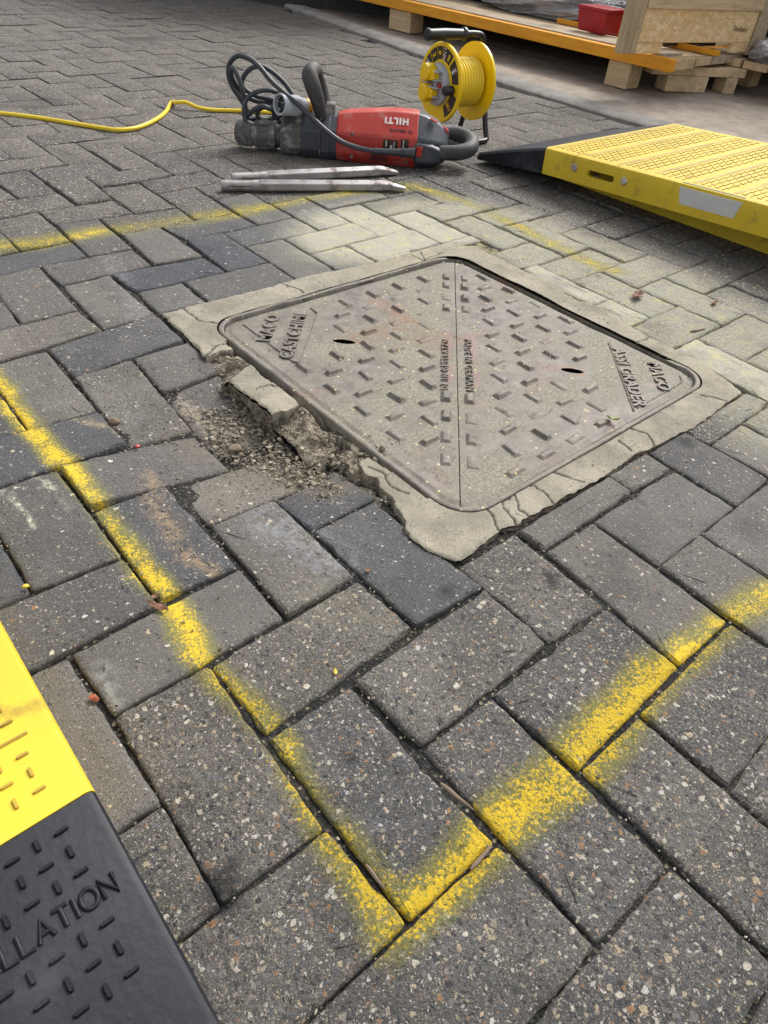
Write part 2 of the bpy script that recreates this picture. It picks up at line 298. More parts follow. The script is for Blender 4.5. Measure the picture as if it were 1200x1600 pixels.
M['reel_yellow'] = simple('yellow_reel_plastic', (.90, .62, .006), .38, c2=(.86, .58, .006), dirt=((.5, .3, .02), .66, .4), bump=.05)
M['grey'] = simple('grey_plug_plastic', (.42, .44, .47), .4, c2=(.36, .38, .41)); M['orange'] = simple('orange_cap', (.80, .38, .02), .4)
M['black'] = simple('black_plastic', (.018, .018, .02), .35); M['label'] = simple('label_black', (.03, .017, .012), .35)
M['white'] = simple('white_print', (.75, .70, .68), .5, c2=(.6, .45, .42), dirt=((.5, .2, .16), .55, .7), dscale=60); M['redb'] = simple('red_button', (.5, .02, .02), .3); M['sticker'] = simple('grey_sticker', (.55, .55, .54), .5, dirt=((.25, .25, .24), .6, .5), dscale=60)
M['zinc'] = simple('zinc_bolt', (.5, .5, .48), .35, .8, bump=.2)
def mat_wood(name, a, b, stain=.3, ax=1):
    s = NT(name); P = s.tc.outputs['Object']; v = [30, 30, 30]; v[ax] = 2.2
    n = s.n('ShaderNodeTexNoise', {'Vector': s.vm('MULTIPLY', P, tuple(v)), 'Scale': 2.2, 'Detail': 8.0, 'Roughness': .6, 'Distortion': .6}).outputs[0]
    c = s.mix(s.ss(n, .32, .68), a, b); c = s.mix(s.m('MULTIPLY', s.ss(s.noise(7, detail=6), .52, .7), stain), c, (.11, .09, .065))
    s.p(Base_Color=c, Roughness=.78, Normal=s.bump(n, .4, .002)); return s.mat
M['wood'] = mat_wood('pale_pine', (.64, .47, .28), (.46, .33, .19)); M['woodx'] = mat_wood('pale_pine_x', (.66, .50, .31), (.50, .36, .21), ax=0); M['woodz'] = mat_wood('pine_post', (.50, .38, .24), (.35, .26, .15), .6, 2)
M['wood_grey'] = mat_wood('weathered_pine', (.48, .39, .27), (.32, .25, .17), .6); M['wood_orange'] = mat_wood('orange_painted_pine', (.80, .36, .02), (.66, .27, .015), .12)
def mat_osb():
    s = NT('osb_strands'); P = s.tc.outputs['Object']; w_ = s.vm('ADD', P, s.vm('SCALE', s.n('ShaderNodeTexNoise', {'Vector': P, 'Scale': 9.0, 'Detail': 3.0}).outputs['Color'], .12))
    v = s.vor(60, s.vm('MULTIPLY', w_, (.6, 1, 2.0))); c = s.ramp(s.n('ShaderNodeSeparateColor', {0: v.outputs['Color']}).outputs[0], [(0, (.70, .48, .24)), (.3, (.78, .57, .31)), (.6, (.86, .67, .40)), (.85, (.72, .48, .22))])
    c = s.mix(.4, c, s.ramp(s.noise(40, detail=6), [(.3, (.7, .7, .7)), (.7, (1.2, 1.2, 1.2))]), 'MULTIPLY'); s.p(Base_Color=c, Roughness=.7, Normal=s.bump(v.outputs['Distance'], .3, .002)); return s.mat
M['osb'] = mat_osb()
def mat_wall():
    s = NT('black_painted_block'); P = s.tc.outputs['Object']
    br = s.n('ShaderNodeTexBrick', {'Vector': s.n('ShaderNodeCombineXYZ', {0: s.vm('DOT_PRODUCT', P, (.75, -.66, 0), 1), 1: s.n('ShaderNodeSeparateXYZ', {0: P}).outputs[2], 2: 0.0}), 'Color1': (.012, .012, .013, 1), 'Color2': (.02, .02, .021, 1), 'Mortar': (.045, .042, .038, 1), 'Scale': 1.0, 'Mortar Size': .006, 'Brick Width': .225, 'Row Height': .075})
    s.p(Base_Color=br.outputs[0], Roughness=.5, Normal=s.bump(s.noise(60), .4, .003)); return s.mat
M['wall'] = mat_wall()
M['foot'] = mat_concrete('worn_footway_concrete', (.27, .23, .19), (.37, .315, .265), False); M['kerbm'] = mat_concrete('kerb_concrete', (.22, .21, .19), (.31, .29, .265), False)
def mat_film():
    s = NT('grey_plastic_film'); s.p(Base_Color=(.32, .31, .32, 1), Roughness=.22, Normal=s.bump(s.noise(22, detail=6, dist=1.5), .8, .02), Specular_IOR_Level=.6); return s.mat
M['film'] = mat_film(); M['redcrate'] = simple('red_crate_plastic', (.42, .01, .02), .4, c2=(.33, .01, .018))
M['leaf'] = simple('dry_leaf', (.21, .10, .05), .7, c2=(.13, .06, .035)); M['leafg'] = simple('green_leaf', (.16, .2, .03), .6); M['twig'] = simple('grey_twig', (.22, .16, .11), .8, c2=(.10, .07, .05))
M['brickred'] = simple('red_chip', (.35, .10, .05), .7); M['bloss'] = simple('yellow_chip', (.65, .5, .06), .7)
M['ground'] = simple('plain_ground', (.10, .098, .092), .9, bump=.5)
def mat_stone():
    s = NT('rubble_stone'); c = s.ramp(attr(s, 'rs').outputs['Fac'], [(0, (.10, .085, .062)), (.4, (.20, .17, .125)), (.8, (.29, .25, .185)), (1, (.38, .34, .27))]); c = s.mix(.5, c, s.ramp(s.noise(300), [(.3, (.6, .6, .6)), (.7, (1.3, 1.3, 1.3))]), 'MULTIPLY')
    s.p(Base_Color=c, Roughness=.92, Normal=s.bump(s.noise(400, detail=5), .6, .001)); return s.mat
M['stone'] = mat_stone()

# ================================================================== GROUND
def dip(x, y): return -.037 * np.exp(-((x - .235) / .13) ** 2 - ((y - .43) / .16) ** 2)
OBS = """0 0 415 1148;0 1 550 1066;1 0 505 1300;2 0 640 1440;2 1 775 1317;1 1 662 1165;0 2 643 977;0 3 757 918;1 3 855 1003;1 2 770 1088;3 1 937 1479;3 2 1050 1356;1 4 945 950;2 4 1060 1040;2 2 907 1200;2 3 1003 1117;-1 -1 175 1118;1 -1 345 1415;-1 0 325 1032;-2 -1 105 1025;-2 1 373 887;-1 1 443 965;-3 0 192 873;-2 0 247 940;-5 0 92 735;-4 0 142 797;-3 -1 48 925;-3 1 330 820;-3 2 430 787;-1 2 552 902;-2 2 487 828;0 4 855 858;0 5 926 814;2 5 1140 973;0 6 990 767;0 7 1053 733;1 7 1151 792;1 5 1033 883;-11 2 60 413;-11 4 207 388;-10 4 238 412;-10 2 97 443;-10 3 170 428;-8 2 160 513;-8 3 240 490;-9 2 120 487;-8 1 73 545;-7 1 117 593;-6 1 153 643;-5 1 200 697;-10 5 317 400;-9 5 355 423;-9 3 213 452;-11 5 293 373;-12 4 193 367;-13 4 155 342;-13 6 280 325;-12 6 308 347;-14 3 60 328;-14 5 173 310;-13 5 210 332;-13 3 88 349;-11 3 137 398;-16 5 133 275;-19 6 120 224;-16 6 190 268;-20 5 42 212"""
ob = []
for l in OBS.split(';'):
    u_, v_, px, py = map(float, l.split()); L = np.array([v_ * .1, -u_ * .1]); g = G(px, py, float(dip(L[0], L[1])) * .9); ob.append((*L, *(g - L)))
ob = np.array(ob); OBX, OBD = ob[:, :2], np.clip(ob[:, 2:], -.02, .02)
def warp(x, y):
    d2 = (OBX[:, 0] - x) ** 2 + (OBX[:, 1] - y) ** 2; w_ = np.exp(-d2 / .065 ** 2); k = w_ / (w_.sum() + .12)
    return x + k @ OBD[:, 0], y + k @ OBD[:, 1]
KP = [(3.35, 6.0), (2.95, 4.47), (2.66, 2.95), (2.51, 1.92), (2.485, 1.25), (2.57, .81), (2.75, .3), (3.0, -.3), (3.4, -1.2)]
kerb_y = np.array([q[1] for q in KP])[::-1]; kerb_x = np.array([q[0] for q in KP])[::-1]
def kx(y): return np.interp(y, kerb_y, kerb_x)
QUAD = [(.306, .050), (1.002, .044), (1.062, .765), (.309, .812)]     # outline of the cement surround, counter-clockwise
def clip(poly, p, n, off):    # keep the side where (q-p).n > off
    out = []
    for i in range(len(poly)):
        a, b = poly[i], poly[(i + 1) % len(poly)]; da = (a[0] - p[0]) * n[0] + (a[1] - p[1]) * n[1] - off; db = (b[0] - p[0]) * n[0] + (b[1] - p[1]) * n[1] - off
        if da >= 0: out.append(a)
        if da * db < 0: t = da / (da - db); out.append((a[0] + (b[0] - a[0]) * t, a[1] + (b[1] - a[1]) * t))
    return out
def area(p): return .5 * abs(sum(p[i][0] * p[(i + 1) % len(p)][1] - p[(i + 1) % len(p)][0] * p[i][1] for i in range(len(p))))
QE = []
for i in range(4):
    a, b = QUAD[i], QUAD[(i + 1) % 4]; L = math.hypot(b[0] - a[0], b[1] - a[1]); QE.append((a, ((b[1] - a[1]) / L, -(b[0] - a[0]) / L)))
def clip_surround(poly, gap):
    cx = sum(p[0] for p in poly) / len(poly); cy = sum(p[1] for p in poly) / len(poly)
    dmax = max(min((p[0] - q[0]) * n[0] + (p[1] - q[1]) * n[1] for p in poly) for q, n in QE)
    if dmax >= gap: return poly
    best = []
    for q, n in QE:
        c = clip(poly, q, n, gap)
        if len(c) >= 3 and area(c) > (area(best) if best else 0): best = c
    return best
def ring_pts(poly, r, step):
    """rounded-corner resampling of a convex polygon"""
    n = len(poly); pts = []
    for i in range(n):
        p0, p1, p2 = (np.array(poly[(i + k) % n]) for k in (-1, 0, 1)); a = p0 - p1; b = p2 - p1; la, lb = np.linalg.norm(a), np.linalg.norm(b)
        rr = min(r * (0.6 + random.random() * .8), la * .3, lb * .3); s_ = p1 + a / la * rr; e_ = p1 + b / lb * rr
        if step < .02: pts += [s_, s_ * .5 * .5 + p1 * .5 + e_ * .25, e_]
        else: pts += [s_, e_]
        nxt = p2 + (p1 - p2) / lb * r; k = int(np.linalg.norm(nxt - e_) / step)
        for j in range(1, k): pts.append(e_ + (nxt - e_) * j / k)
    return np.array(pts)
def bandv(x, y, pts, w0, w1):
    t = np.clip((w1 - polydist(x, y, [tuple(p) for p in pts])) / (w1 - w0), 0, 1); return t * t * (3 - 2 * t)
TINTS = [(((285, 625), (330, 665), (385, 665), (410, 640)), .022, .9, (.34, .29, .22)), (((310, 690), (400, 710), (530, 765)), .075, .85, (.15, .125, .09)), (((420, 800), (530, 880)), .05, .45, (.33, .34, .36)), (((170, 400), (215, 490)), .03, .3, (.3, .3, .31)), (((15, 790), (45, 830)), .006, .9, (.5, .5, .38)), (((60, 755), (100, 800)), .007, .9, (.5, .5, .38)), (((130, 670), (190, 690)), .012, .6, (.42, .34, .2)), (((500, 930), (600, 960)), .06, .40, (.26, .24, .17)), (((225, 750), (245, 800), (290, 860), (340, 895)), .020, .5, (.42, .29, .16)), (((640, 960), (800, 960)), .06, .25, (.06, .063, .07)), (((160, 1040), (175, 1090)), .014, .6, (.33, .33, .31)), (((500, 330), (620, 330)), .05, .3, (.33, .34, .33))]
SPOTS = [((548, 1186), .011), ((862, 905), .016), ((1000, 785), .009), ((1070, 690), .02), ((835, 400), .03), ((350, 1390), .028), ((790, 570 + 120), .004), ((50, 160), .09), ((205, 60), .10), ((700, 925), .012), ((120, 760), .004)]
def masks(x, y):
    wx = x + fbm(x, y, 9, 3, 101) * .022; wy = y + fbm(x, y, 9, 3, 103) * .022; lo = np.clip((vnoise(x, y, 7, 105) + .25) / .5, 0, 1) * .35 + .75
    tot = np.zeros(len(x))
    for pts, w_, k_ in ((PAINT_S, .034, .78), (PAINT_E, .050, .86), (PAINT_N, .080, .56), (PAINT_W, .050, .58)): tot = np.maximum(tot, bandv(wx, wy, pts, -.004, w_) * k_)
    du = bandv(wx, wy, DUST, .07, .23) * .90 + bandv(x, y, DUST, 0, .34) * .18; du = np.maximum(du, bandv(wx, wy, [G(1000, 470), G(1120, 545), G(1220, 600), G(1350, 680)], .08, .26) * .8)
    dk = np.zeros(len(x))
    for q, r_ in SPOTS:
        gq = G(*q); d = np.hypot(x - gq[0], y - gq[1]) + fbm(x, y, 60, 3, 107) * r_ * .5; dk = np.maximum(dk, np.clip((r_ - d) / (r_ * .6), 0, 1) * .8)
    T = np.zeros((len(x), 4)); T[:, :3] = .2
    for L, w_, k_, cc in TINTS:
        k = bandv(wx, wy, [G(*q, -.02 if q[0] < 560 and 600 < q[1] < 800 else 0) for q in L], 0, w_) * k_; s_ = k > T[:, 3]; T[s_, 3] = k[s_]; T[s_, :3] = cc
    return np.stack([tot * lo, du, dk, np.ones(len(x))], 1), T
def make_paving():
    V, F, C = [], [], []; base = 0; FLAT = []
    rects = []
    for u_ in range(-78, 10):
        for v0 in range(-16, 34):
            if (v0 - (u_ + 1)) % 4 == 0: rects.append((u_, u_ + 1, v0, v0 + 2))
    for v_ in range(-16, 34):
        for u0 in range(-80, 10):
            if (u0 - v_) % 4 == 0: rects.append((u0, u0 + 2, v_, v_ + 1))
    for (u0, u1, v0, v1) in rects:
        cx, cy = (v0 + v1) * .05, -(u0 + u1) * .05
        if cy < -.95 or cx < -1.5 or cx > kx(cy) + .02: continue
        if cy > 2.5 and cx < -.2 - 0 * cy: continue
        near = math.hypot(cx + .1, cy + .2)
        q = [warp(*p) for p in ((v0 * .1, -u1 * .1), (v1 * .1, -u1 * .1), (v1 * .1, -u0 * .1), (v0 * .1, -u0 * .1))]
        insq = min((n[0] * (cx - p[0]) + n[1] * (cy - p[1])) for p, n in QE)
        jg = random.uniform(.0008, .0020)
        m = np.mean(q, 0); poly = []
        # shrink each side for the joint
        pl = list(q)
        for i in range(4):
            a, b = q[i], q[(i + 1) % 4]; L = math.hypot(b[0] - a[0], b[1] - a[1]); nx, ny = -(b[1] - a[1]) / L, (b[0] - a[0]) / L
            pl = clip(pl, a, (nx, ny), jg * random.uniform(.8, 1.3) if random.random() > .10 else random.uniform(.0025, .0050))
        poly = clip_surround(pl, random.uniform(.0015, .004))
        if len(poly) < 3 or area(poly) < .0009: continue
        hires = near < 2.1; mid = near < 3.0
        ring = ring_pts(poly, .0035 if hires else .003, .0075 if near < 1.2 else .012 if hires else (.03 if mid else .1)); n = len(ring); cen = ring.mean(0)
        smooth_zone = (-12.2 < (u0 + u1) / 2 < -.9) and (-2.5 < (v0 + v1) / 2 < 11) or (-1 < (u0 + u1) / 2 < 2.2 and (v0 + v1) / 2 > 3.6 and (v0 + v1) / 2 < 9)
        aggv = random.uniform(.05, .28) if smooth_zone else random.uniform(.85, 1.1)
        if (u0, v0) in ((-1, 0), (0, 0), (0, 1)): aggv = .75
        rn, tn = (.3 + .7 * random.random() if smooth_zone else random.random() ** 1.5 * .7), (random.random() * (1 if smooth_zone else .6) if near < 2 else random.uniform(.35, .9))
        edge = .0026 if smooth_zone else .0034
        zc = random.gauss(0, .0011) + float(dip(cen[0], cen[1])); e_ = .01
        gx = (float(dip(cen[0] + e_, cen[1])) - float(dip(cen[0] - e_, cen[1]))) / (2 * e_) + random.gauss(0, .006); gy = (float(dip(cen[0], cen[1] + e_)) - float(dip(cen[0], cen[1] - e_))) / (2 * e_) + random.gauss(0, .006)
        ds = [(0, -.055), (0, -edge * 1.2), (.0012, -edge * .55), (.0035, -edge * .2), (.008, -edge * .03), (.02, 0)] if hires else ([(0, -.055), (0, -.0016), (.003, 0)] if mid else [(0, -.055), (0, -.001), (.003, 0)])
        rads = np.linalg.norm(ring - cen, axis=1); rows = []
        # inward direction per ring vertex from adjacent tangents
        tan = np.roll(ring, -1, 0) - np.roll(ring, 1, 0); tl = np.linalg.norm(tan, axis=1)[:, None] + 1e-9; inn = np.stack([-tan[:, 1], tan[:, 0]], 1) / tl
        if ((cen - ring) * inn).sum() < 0: inn = -inn
        en = fbm(ring[:, 0], ring[:, 1], 90, 3, 3); chip = np.clip(fbm(ring[:, 0], ring[:, 1], 28, 3, 11) - .34, 0, 1) * .009
        ch_amp = 1.0 if hires else 0.0
        for k, (d, z) in enumerate(ds):
            jx = (en * .0022 * ch_amp + chip * ch_amp * 1.0) * max(0, 1 - d / .012)
            p = ring + inn * (d + (jx + (0.0))[:, None]) if hires else ring + inn * d
            # never cross the centre
            rows.append((p, np.full(n, z) - (chip * .35 * ch_amp * (d < .006) if hires else 0)))
        nr = len(rows); vs = []
        for p, z in rows:
            x, y = p[:, 0], p[:, 1]; zz = zc + (x - cen[0]) * gx + (y - cen[1]) * gy + z
            if hires: zz = zz + fbm(x, y, 45, 3, 5) * (.0016 if smooth_zone else .0028)
            vs.append(np.stack([x, y, zz], 1))
        vs = np.concatenate(vs + [np.array([[cen[0], cen[1], zc]])])
        for k in range(nr - 1):
            for j in range(n):
                a, b = base + k * n + j, base + k * n + (j + 1) % n; F.append((a, b, b + n, a + n))
        if hires:
            # inner area as two extra shrunken rings
            last = (nr - 1) * n; extra = []
            P_ = vs[last:last + n]; c3 = np.array([cen[0], cen[1], zc]); cnt = len(vs) - 1
            FR = (.12, .25, .4, .55, .7, .85); EE = [P_ + (c3 - P_) * q_ for q_ in FR]
            for E_ in EE: E_[:, 2] = zc + (E_[:, 0] - cen[0]) * gx + (E_[:, 1] - cen[1]) * gy + fbm(E_[:, 0], E_[:, 1], 30, 3, 5) * .0014
            vs = np.concatenate([vs[:-1]] + EE + [vs[-1:]])
            for k in range(nr - 1, nr - 1 + len(FR)):
                for j in range(n):
                    a, b = base + k * n + j, base + k * n + (j + 1) % n; F.append((a, b, b + n, a + n))
            nr += len(FR)
        c_i = base + len(vs) - 1; k0 = base + (nr - 1) * n
        if hires:
            for j in range(n): F.append((k0 + j, k0 + (j + 1) % n, c_i))
        else: FLAT.append(len(F)); F.append(tuple(k0 + j for j in range(n)))
        V.append(vs); C += [(rn, aggv, tn, 1)] * len(vs); base += len(vs)
    V = np.concatenate(V); me = bpy.data.meshes.new('paving'); me.from_pydata(V.tolist(), [], F); me.update()
    ca = me.color_attributes.new('pv', 'FLOAT_COLOR', 'POINT'); ca.data.foreach_set('color', np.array(C, dtype=np.float32).ravel())
    PM, TC = masks(V[:, 0], V[:, 1])
    ca = me.color_attributes.new('pm', 'FLOAT_COLOR', 'POINT'); ca.data.foreach_set('color', PM.astype(np.float32).ravel())
    ca = me.color_attributes.new('tc', 'FLOAT_COLOR', 'POINT'); ca.data.foreach_set('color', TC.astype(np.float32).ravel())
    bm = bmesh.new(); bm.from_mesh(me); bmesh.ops.recalc_face_normals(bm, faces=bm.faces); bm.to_mesh(me); bm.free()
    for p in me.polygons: p.use_smooth = True
    for i in FLAT: me.polygons[i].use_smooth = False
    me.set_sharp_from_angle(angle=math.radians(50)); me.materials.append(M['paver'])
    o = bpy.data.objects.new('paving', me); col.objects.link(o); tag(o, 'grey block paving laid in herringbone with sprayed yellow marks', 'paving', kind='structure'); print('paving verts', len(V))
make_paving()
def grid(x0, x1, y0, y1, st, zf, name, mat, keep=None, attrs=None, label=None, cat=None, kind=None, parent=None, smooth=60, snap=None):
    nx, ny = int((x1 - x0) / st) + 1, int((y1 - y0) / st) + 1; X, Y = np.meshgrid(x0 + np.arange(nx) * st, y0 + np.arange(ny) * st); Z = zf(X, Y)
    idx = np.arange(nx * ny).reshape(ny, nx); f = np.stack([idx[:-1, :-1], idx[:-1, 1:], idx[1:, 1:], idx[1:, :-1]], -1).reshape(-1, 4); v = np.stack([X, Y, Z], -1).reshape(-1, 3)
    A = {k: fn(X, Y).ravel() for k, fn in (attrs or {}).items()}
    if keep is not None:
        kf = keep(X, Y).ravel(); f = f[kf[f].all(1)]; used = np.unique(f); mp = -np.ones(len(v), int); mp[used] = np.arange(len(used)); f = mp[f]; v = v[used]; A = {k: a[used] for k, a in A.items()}
    if snap is not None:
        ed = np.sort(np.stack([f, np.roll(f, -1, 1)], -1).reshape(-1, 2), 1); uq, cnt = np.unique(ed, axis=0, return_counts=True); bd = np.unique(uq[cnt == 1]); bp = v[bd, :2]; best = np.full(len(bp), 1e9); q = bp.copy()
        for pl in snap:
            for (ax, ay), (bx, by) in zip(pl[:-1], pl[1:]):
                vx, vy = bx - ax, by - ay; hh = np.clip(((bp[:, 0] - ax) * vx + (bp[:, 1] - ay) * vy) / (vx * vx + vy * vy + 1e-12), 0, 1); qx, qy = ax + vx * hh, ay + vy * hh; d = np.hypot(bp[:, 0] - qx, bp[:, 1] - qy); s_ = d < best; best[s_] = d[s_]; q[s_] = np.stack([qx, qy], 1)[s_]
        okk = best < st * 1.9; v[bd[okk], :2] = q[okk]
    me = bpy.data.meshes.new(name); me.from_pydata(v.tolist(), [], f.tolist()); me.update(); me.materials.append(mat)
    for k, a in A.items(): me.attributes.new(k, 'FLOAT', 'POINT').data.foreach_set('value', a.astype(np.float32))
    for p in me.polygons: p.use_smooth = True
    o = bpy.data.objects.new(name, me); col.objects.link(o); tag(o, label, cat, kind=kind)
    if parent is not None: o.parent = parent
    return o
grid(-1.6, 3.3, -1.2, 7.9, .02, lambda x, y: -.0065 + dip(x, y) + fbm(x, y, 30, 3, 2) * .005 - .03 * ((x > .335) & (x < .98) & (y > .11) & (y < .74)), 'joint_bed', M['bed'],
     keep=lambda x, y: x < kx(y) + .02, kind='structure', label='dark grit bed in the joints of the paving', cat='grit bed')
mb = MB(); mb.add([(-120, -120, -.06), (120, -120, -.06), (120, 120, -.06), (-120, 120, -.06)], [(0, 1, 2, 3)]); tag(mb.build('ground', M['ground'], smooth=0), kind='structure')
# footway and kerb
ys = np.linspace(-1.2, 6.0, 60)
ap = catmull([(kx(y), y, 0) for y in ys[::3]], 3); mb = MB(); rings = []
for i, q in enumerate(ap):
    x, y = q[0], q[1]; w_ = .115; j = .004 * math.sin(y * 9) + random.uniform(-.002, .002)
    rings.append([(x + j, y, -.05), (x + j, y, .010), (x + .012 + j, y, .019), (x + w_ - .01, y, .021), (x + w_, y, .012), (x + w_, y, -.05)])
ko = mb.loft(rings).build('kerb', M['kerbm'], smooth=40); tag(ko, kind='structure', label='flush grey concrete kerb strip between paving and footway', cat='kerb')
grid(2.4, 7.4, -1.6, 6.4, .04, lambda x, y: .010 + fbm(x, y, 5, 3, 9) * .006, 'footway', M['foot'], keep=lambda x, y: x > kx(y) + .105, kind='structure', label='pale brown worn concrete footway under the pallets', cat='footway')
# black plinth wall; unseen run behind the pallets added to shade the ground there
WP = [(2.35, 5.9), (2.90, 4.22), (3.36, 3.72), (4.45, 3.35), (4.50, -1.5)]
mb = MB(); th = .2
for (a, b) in zip(WP[:-1], WP[1:]):
    d = np.array(b) - np.array(a); n_ = np.array([-d[1], d[0]]) / np.linalg.norm(d) * -1
    if n_[0] < 0: n_ = -n_
    mb.prism([a, b, tuple(np.array(b) + n_ * th), tuple(np.array(a) + n_ * th)], -.05, 1.4)
tag(mb.build('brick_wall', M['wall'], smooth=0), 'low black painted brick wall at the back of the footway, its run behind the pallets added for shade', 'wall')

# ================================================================== MANHOLE
FX0, FX1, FY0, FY1 = .358, .977, .096, .734
CX, CY = .6665, .415
def rrect(x0, x1, y0, y1, r, n=8):
    out = []
    for cx, cy, a0 in ((x1 - r, y1 - r, 0), (x0 + r, y1 - r, 90), (x0 + r, y0 + r, 180), (x1 - r, y0 + r, 270)):
        out += [(cx + r * math.cos(math.radians(a0 + 90 * k / n)), cy + r * math.sin(math.radians(a0 + 90 * k / n))) for k in range(n + 1)]
    return out
gp = lambda *q: [tuple(G(*p)) for p in q]
CRACKS = [gp((285, 483), (310, 505), (345, 508)), gp((318, 560), (345, 540), (372, 548)), gp((352, 598), (385, 575), (402, 563)), gp((398, 612), (425, 603), (455, 612)), gp((440, 445), (460, 452), (475, 460)),
          gp((540, 385), (560, 400)), gp((655, 395), (665, 412), (672, 428)), gp((640, 400), (660, 410), (690, 398)), gp((780, 833), (760, 800), (728, 798)), gp((807, 822), (785, 790), (800, 775)), gp((865, 790), (850, 775), (835, 760), (822, 763)),
          gp((845, 743), (870, 742), (895, 752), (912, 757)), gp((985, 706), (965, 690)), gp((1023, 700), (1010, 680), (985, 672), (960, 652)), gp((1095, 620), (1130, 628), (1165, 640)), gp((990, 540), (1010, 530), (1040, 527)), gp((800, 775), (812, 800), (830, 812)),
          gp((575, 733), (600, 745), (610, 765), (640, 775)), gp((560, 745), (590, 760), (600, 790)), gp((590, 725), (615, 738), (650, 742)), gp((750, 390), (790, 410), (830, 430)), gp((880, 460), (900, 470), (930, 478))]
BR = [(gp((322, 562), (345, 551), (376, 549), (394, 572), (355, 592), (343, 606), (326, 590)), .016), (gp((425, 650), (450, 645), (466, 636), (484, 648), (516, 662), (532, 690), (520, 708), (500, 722), (480, 730), (440, 700)), .020), (gp((498, 730), (518, 703), (534, 688), (560, 698), (584, 715), (560, 726), (530, 742)), .038), (gp((495, 722), (558, 725), (570, 746), (588, 752), (594, 768), (612, 782), (645, 848), (600, 830), (540, 775)), .022)]
GAPW = [(.354, .655), (.352, .60), (.3525, .50), (.350, .42), (.3505, .33), (.3545, .24), (.356, .16)]
OUT = [tuple(G(*q)) for q in ((252, 492), (285, 522), (312, 548), (330, 575), (345, 602), (356, 596), (398, 628), (432, 654), (458, 684), (487, 716), (504, 723), (530, 752), (556, 776), (600, 808), (640, 842), (680, 868), (716, 880), (748, 858), (780, 830), (807, 822), (870, 785), (947, 745), (988, 712), (1020, 700), (1085, 668), (1158, 616), (1130, 594), (1080, 560), (1010, 527), (930, 478), (880, 455), (830, 430), (750, 387), (690, 385), (640, 397), (585, 413), (540, 422), (470, 436), (430, 447), (345, 470))]
OUTD = []
OL = []
for i_ in range(len(OUT)):
    a__, b__ = np.array(OUT[i_]), np.array(OUT[(i_ + 1) % len(OUT)]); k_ = max(1, int(np.linalg.norm(b__ - a__) / .003)); OL += [a__ + (b__ - a__) * j_ / k_ for j_ in range(k_)]
for q in OL:
    OUTD.append((q[0] + float(fbm(np.array([q[0]]), np.array([q[1]]), 90, 4, 21)[0]) * .0035, q[1] + float(fbm(np.array([q[0]]), np.array([q[1]]), 90, 4, 22)[0]) * .0035))
INN = rrect(FX0 - .002, FX1 + .002, FY0 - .002, FY1 + .002, .055)
def ring_keep(x, y):
    return inside(x, y, OUTD) & ~inside(x, y, INN)
def brokenness(x, y):
    b = np.zeros(np.shape(x))
    n1 = fbm(x, y, 60, 4, 31) * .006; n2 = fbm(x, y, 60, 4, 33) * .006
    for pl, dz in BR: b = np.maximum(b, inside(x + n1, y + n2, pl) * 1.0)
    return b
def ring_z(x, y):
    z = .0035 + fbm(x, y, 9, 3, 4) * .003 + fbm(x, y, 120, 2, 6) * .0006; n1 = fbm(x, y, 60, 4, 31) * .006; n2 = fbm(x, y, 60, 4, 33) * .006; din0 = polydist(x, y, OUTD + OUTD[:1])
    for c in CRACKS:
        d = polydist(x + fbm(x, y, 70, 3, 41) * .006, y + fbm(x, y, 70, 3, 43) * .006, c); z -= .003 * np.clip(1 - d / .0022, 0, 1)
    for pl, dz in BR:
        i_ = inside(x + n1, y + n2, pl); sl = np.clip(1.1 - din0 / .045, .35, 1.0); rough = fbm(x, y, 40, 5, 51); rough = np.round(rough * 7) / 7 * .5 + rough * .5; z = np.where(i_, z - dz * sl - .003 + rough * .014, z)
    d = polydist(x, y, GAPW); k = np.clip(1 - (d - .003 - .009 * vnoise(x, y, 22, 3)) / .0025, 0, 1); z -= .04 * k
    # outer rim falls away on the broken west side
    din = polydist(x, y, OUTD + OUTD[:1]); west = (x < .36); z -= np.clip(1 - din / .003, 0, 1) * np.where(west, .004, .0015)
    return z
def ring_crk(x, y):
    k = np.zeros(np.shape(x))
    for c in CRACKS:
        d = polydist(x + fbm(x, y, 70, 3, 41) * .006, y + fbm(x, y, 70, 3, 43) * .006, c); k = np.maximum(k, np.clip(1.6 - d / .0013, 0, 1))
    return k * .9
def ring_brk(x, y): return np.maximum(brokenness(x, y), np.clip(1 - polydist(x, y, GAPW) / .006, 0, 1) * .8)
so_ = grid(.26, 1.14, 0.0, .86, .0019, ring_z, 'cement_surround', M['cement'], keep=ring_keep, attrs={'brk': ring_brk, 'crk': ring_crk}, snap=[OUTD + OUTD[:1], INN + INN[:1]])
_b = np.zeros(len(so_.data.vertices), np.float32); so_.data.attributes['brk'].data.foreach_get('value', _b)
for p in so_.data.polygons: p.use_smooth = bool(_b[p.vertices[0]] < .5)
tag(so_, 'cracked pale cement surround around the iron manhole cover, broken away on its left side', 'surround')
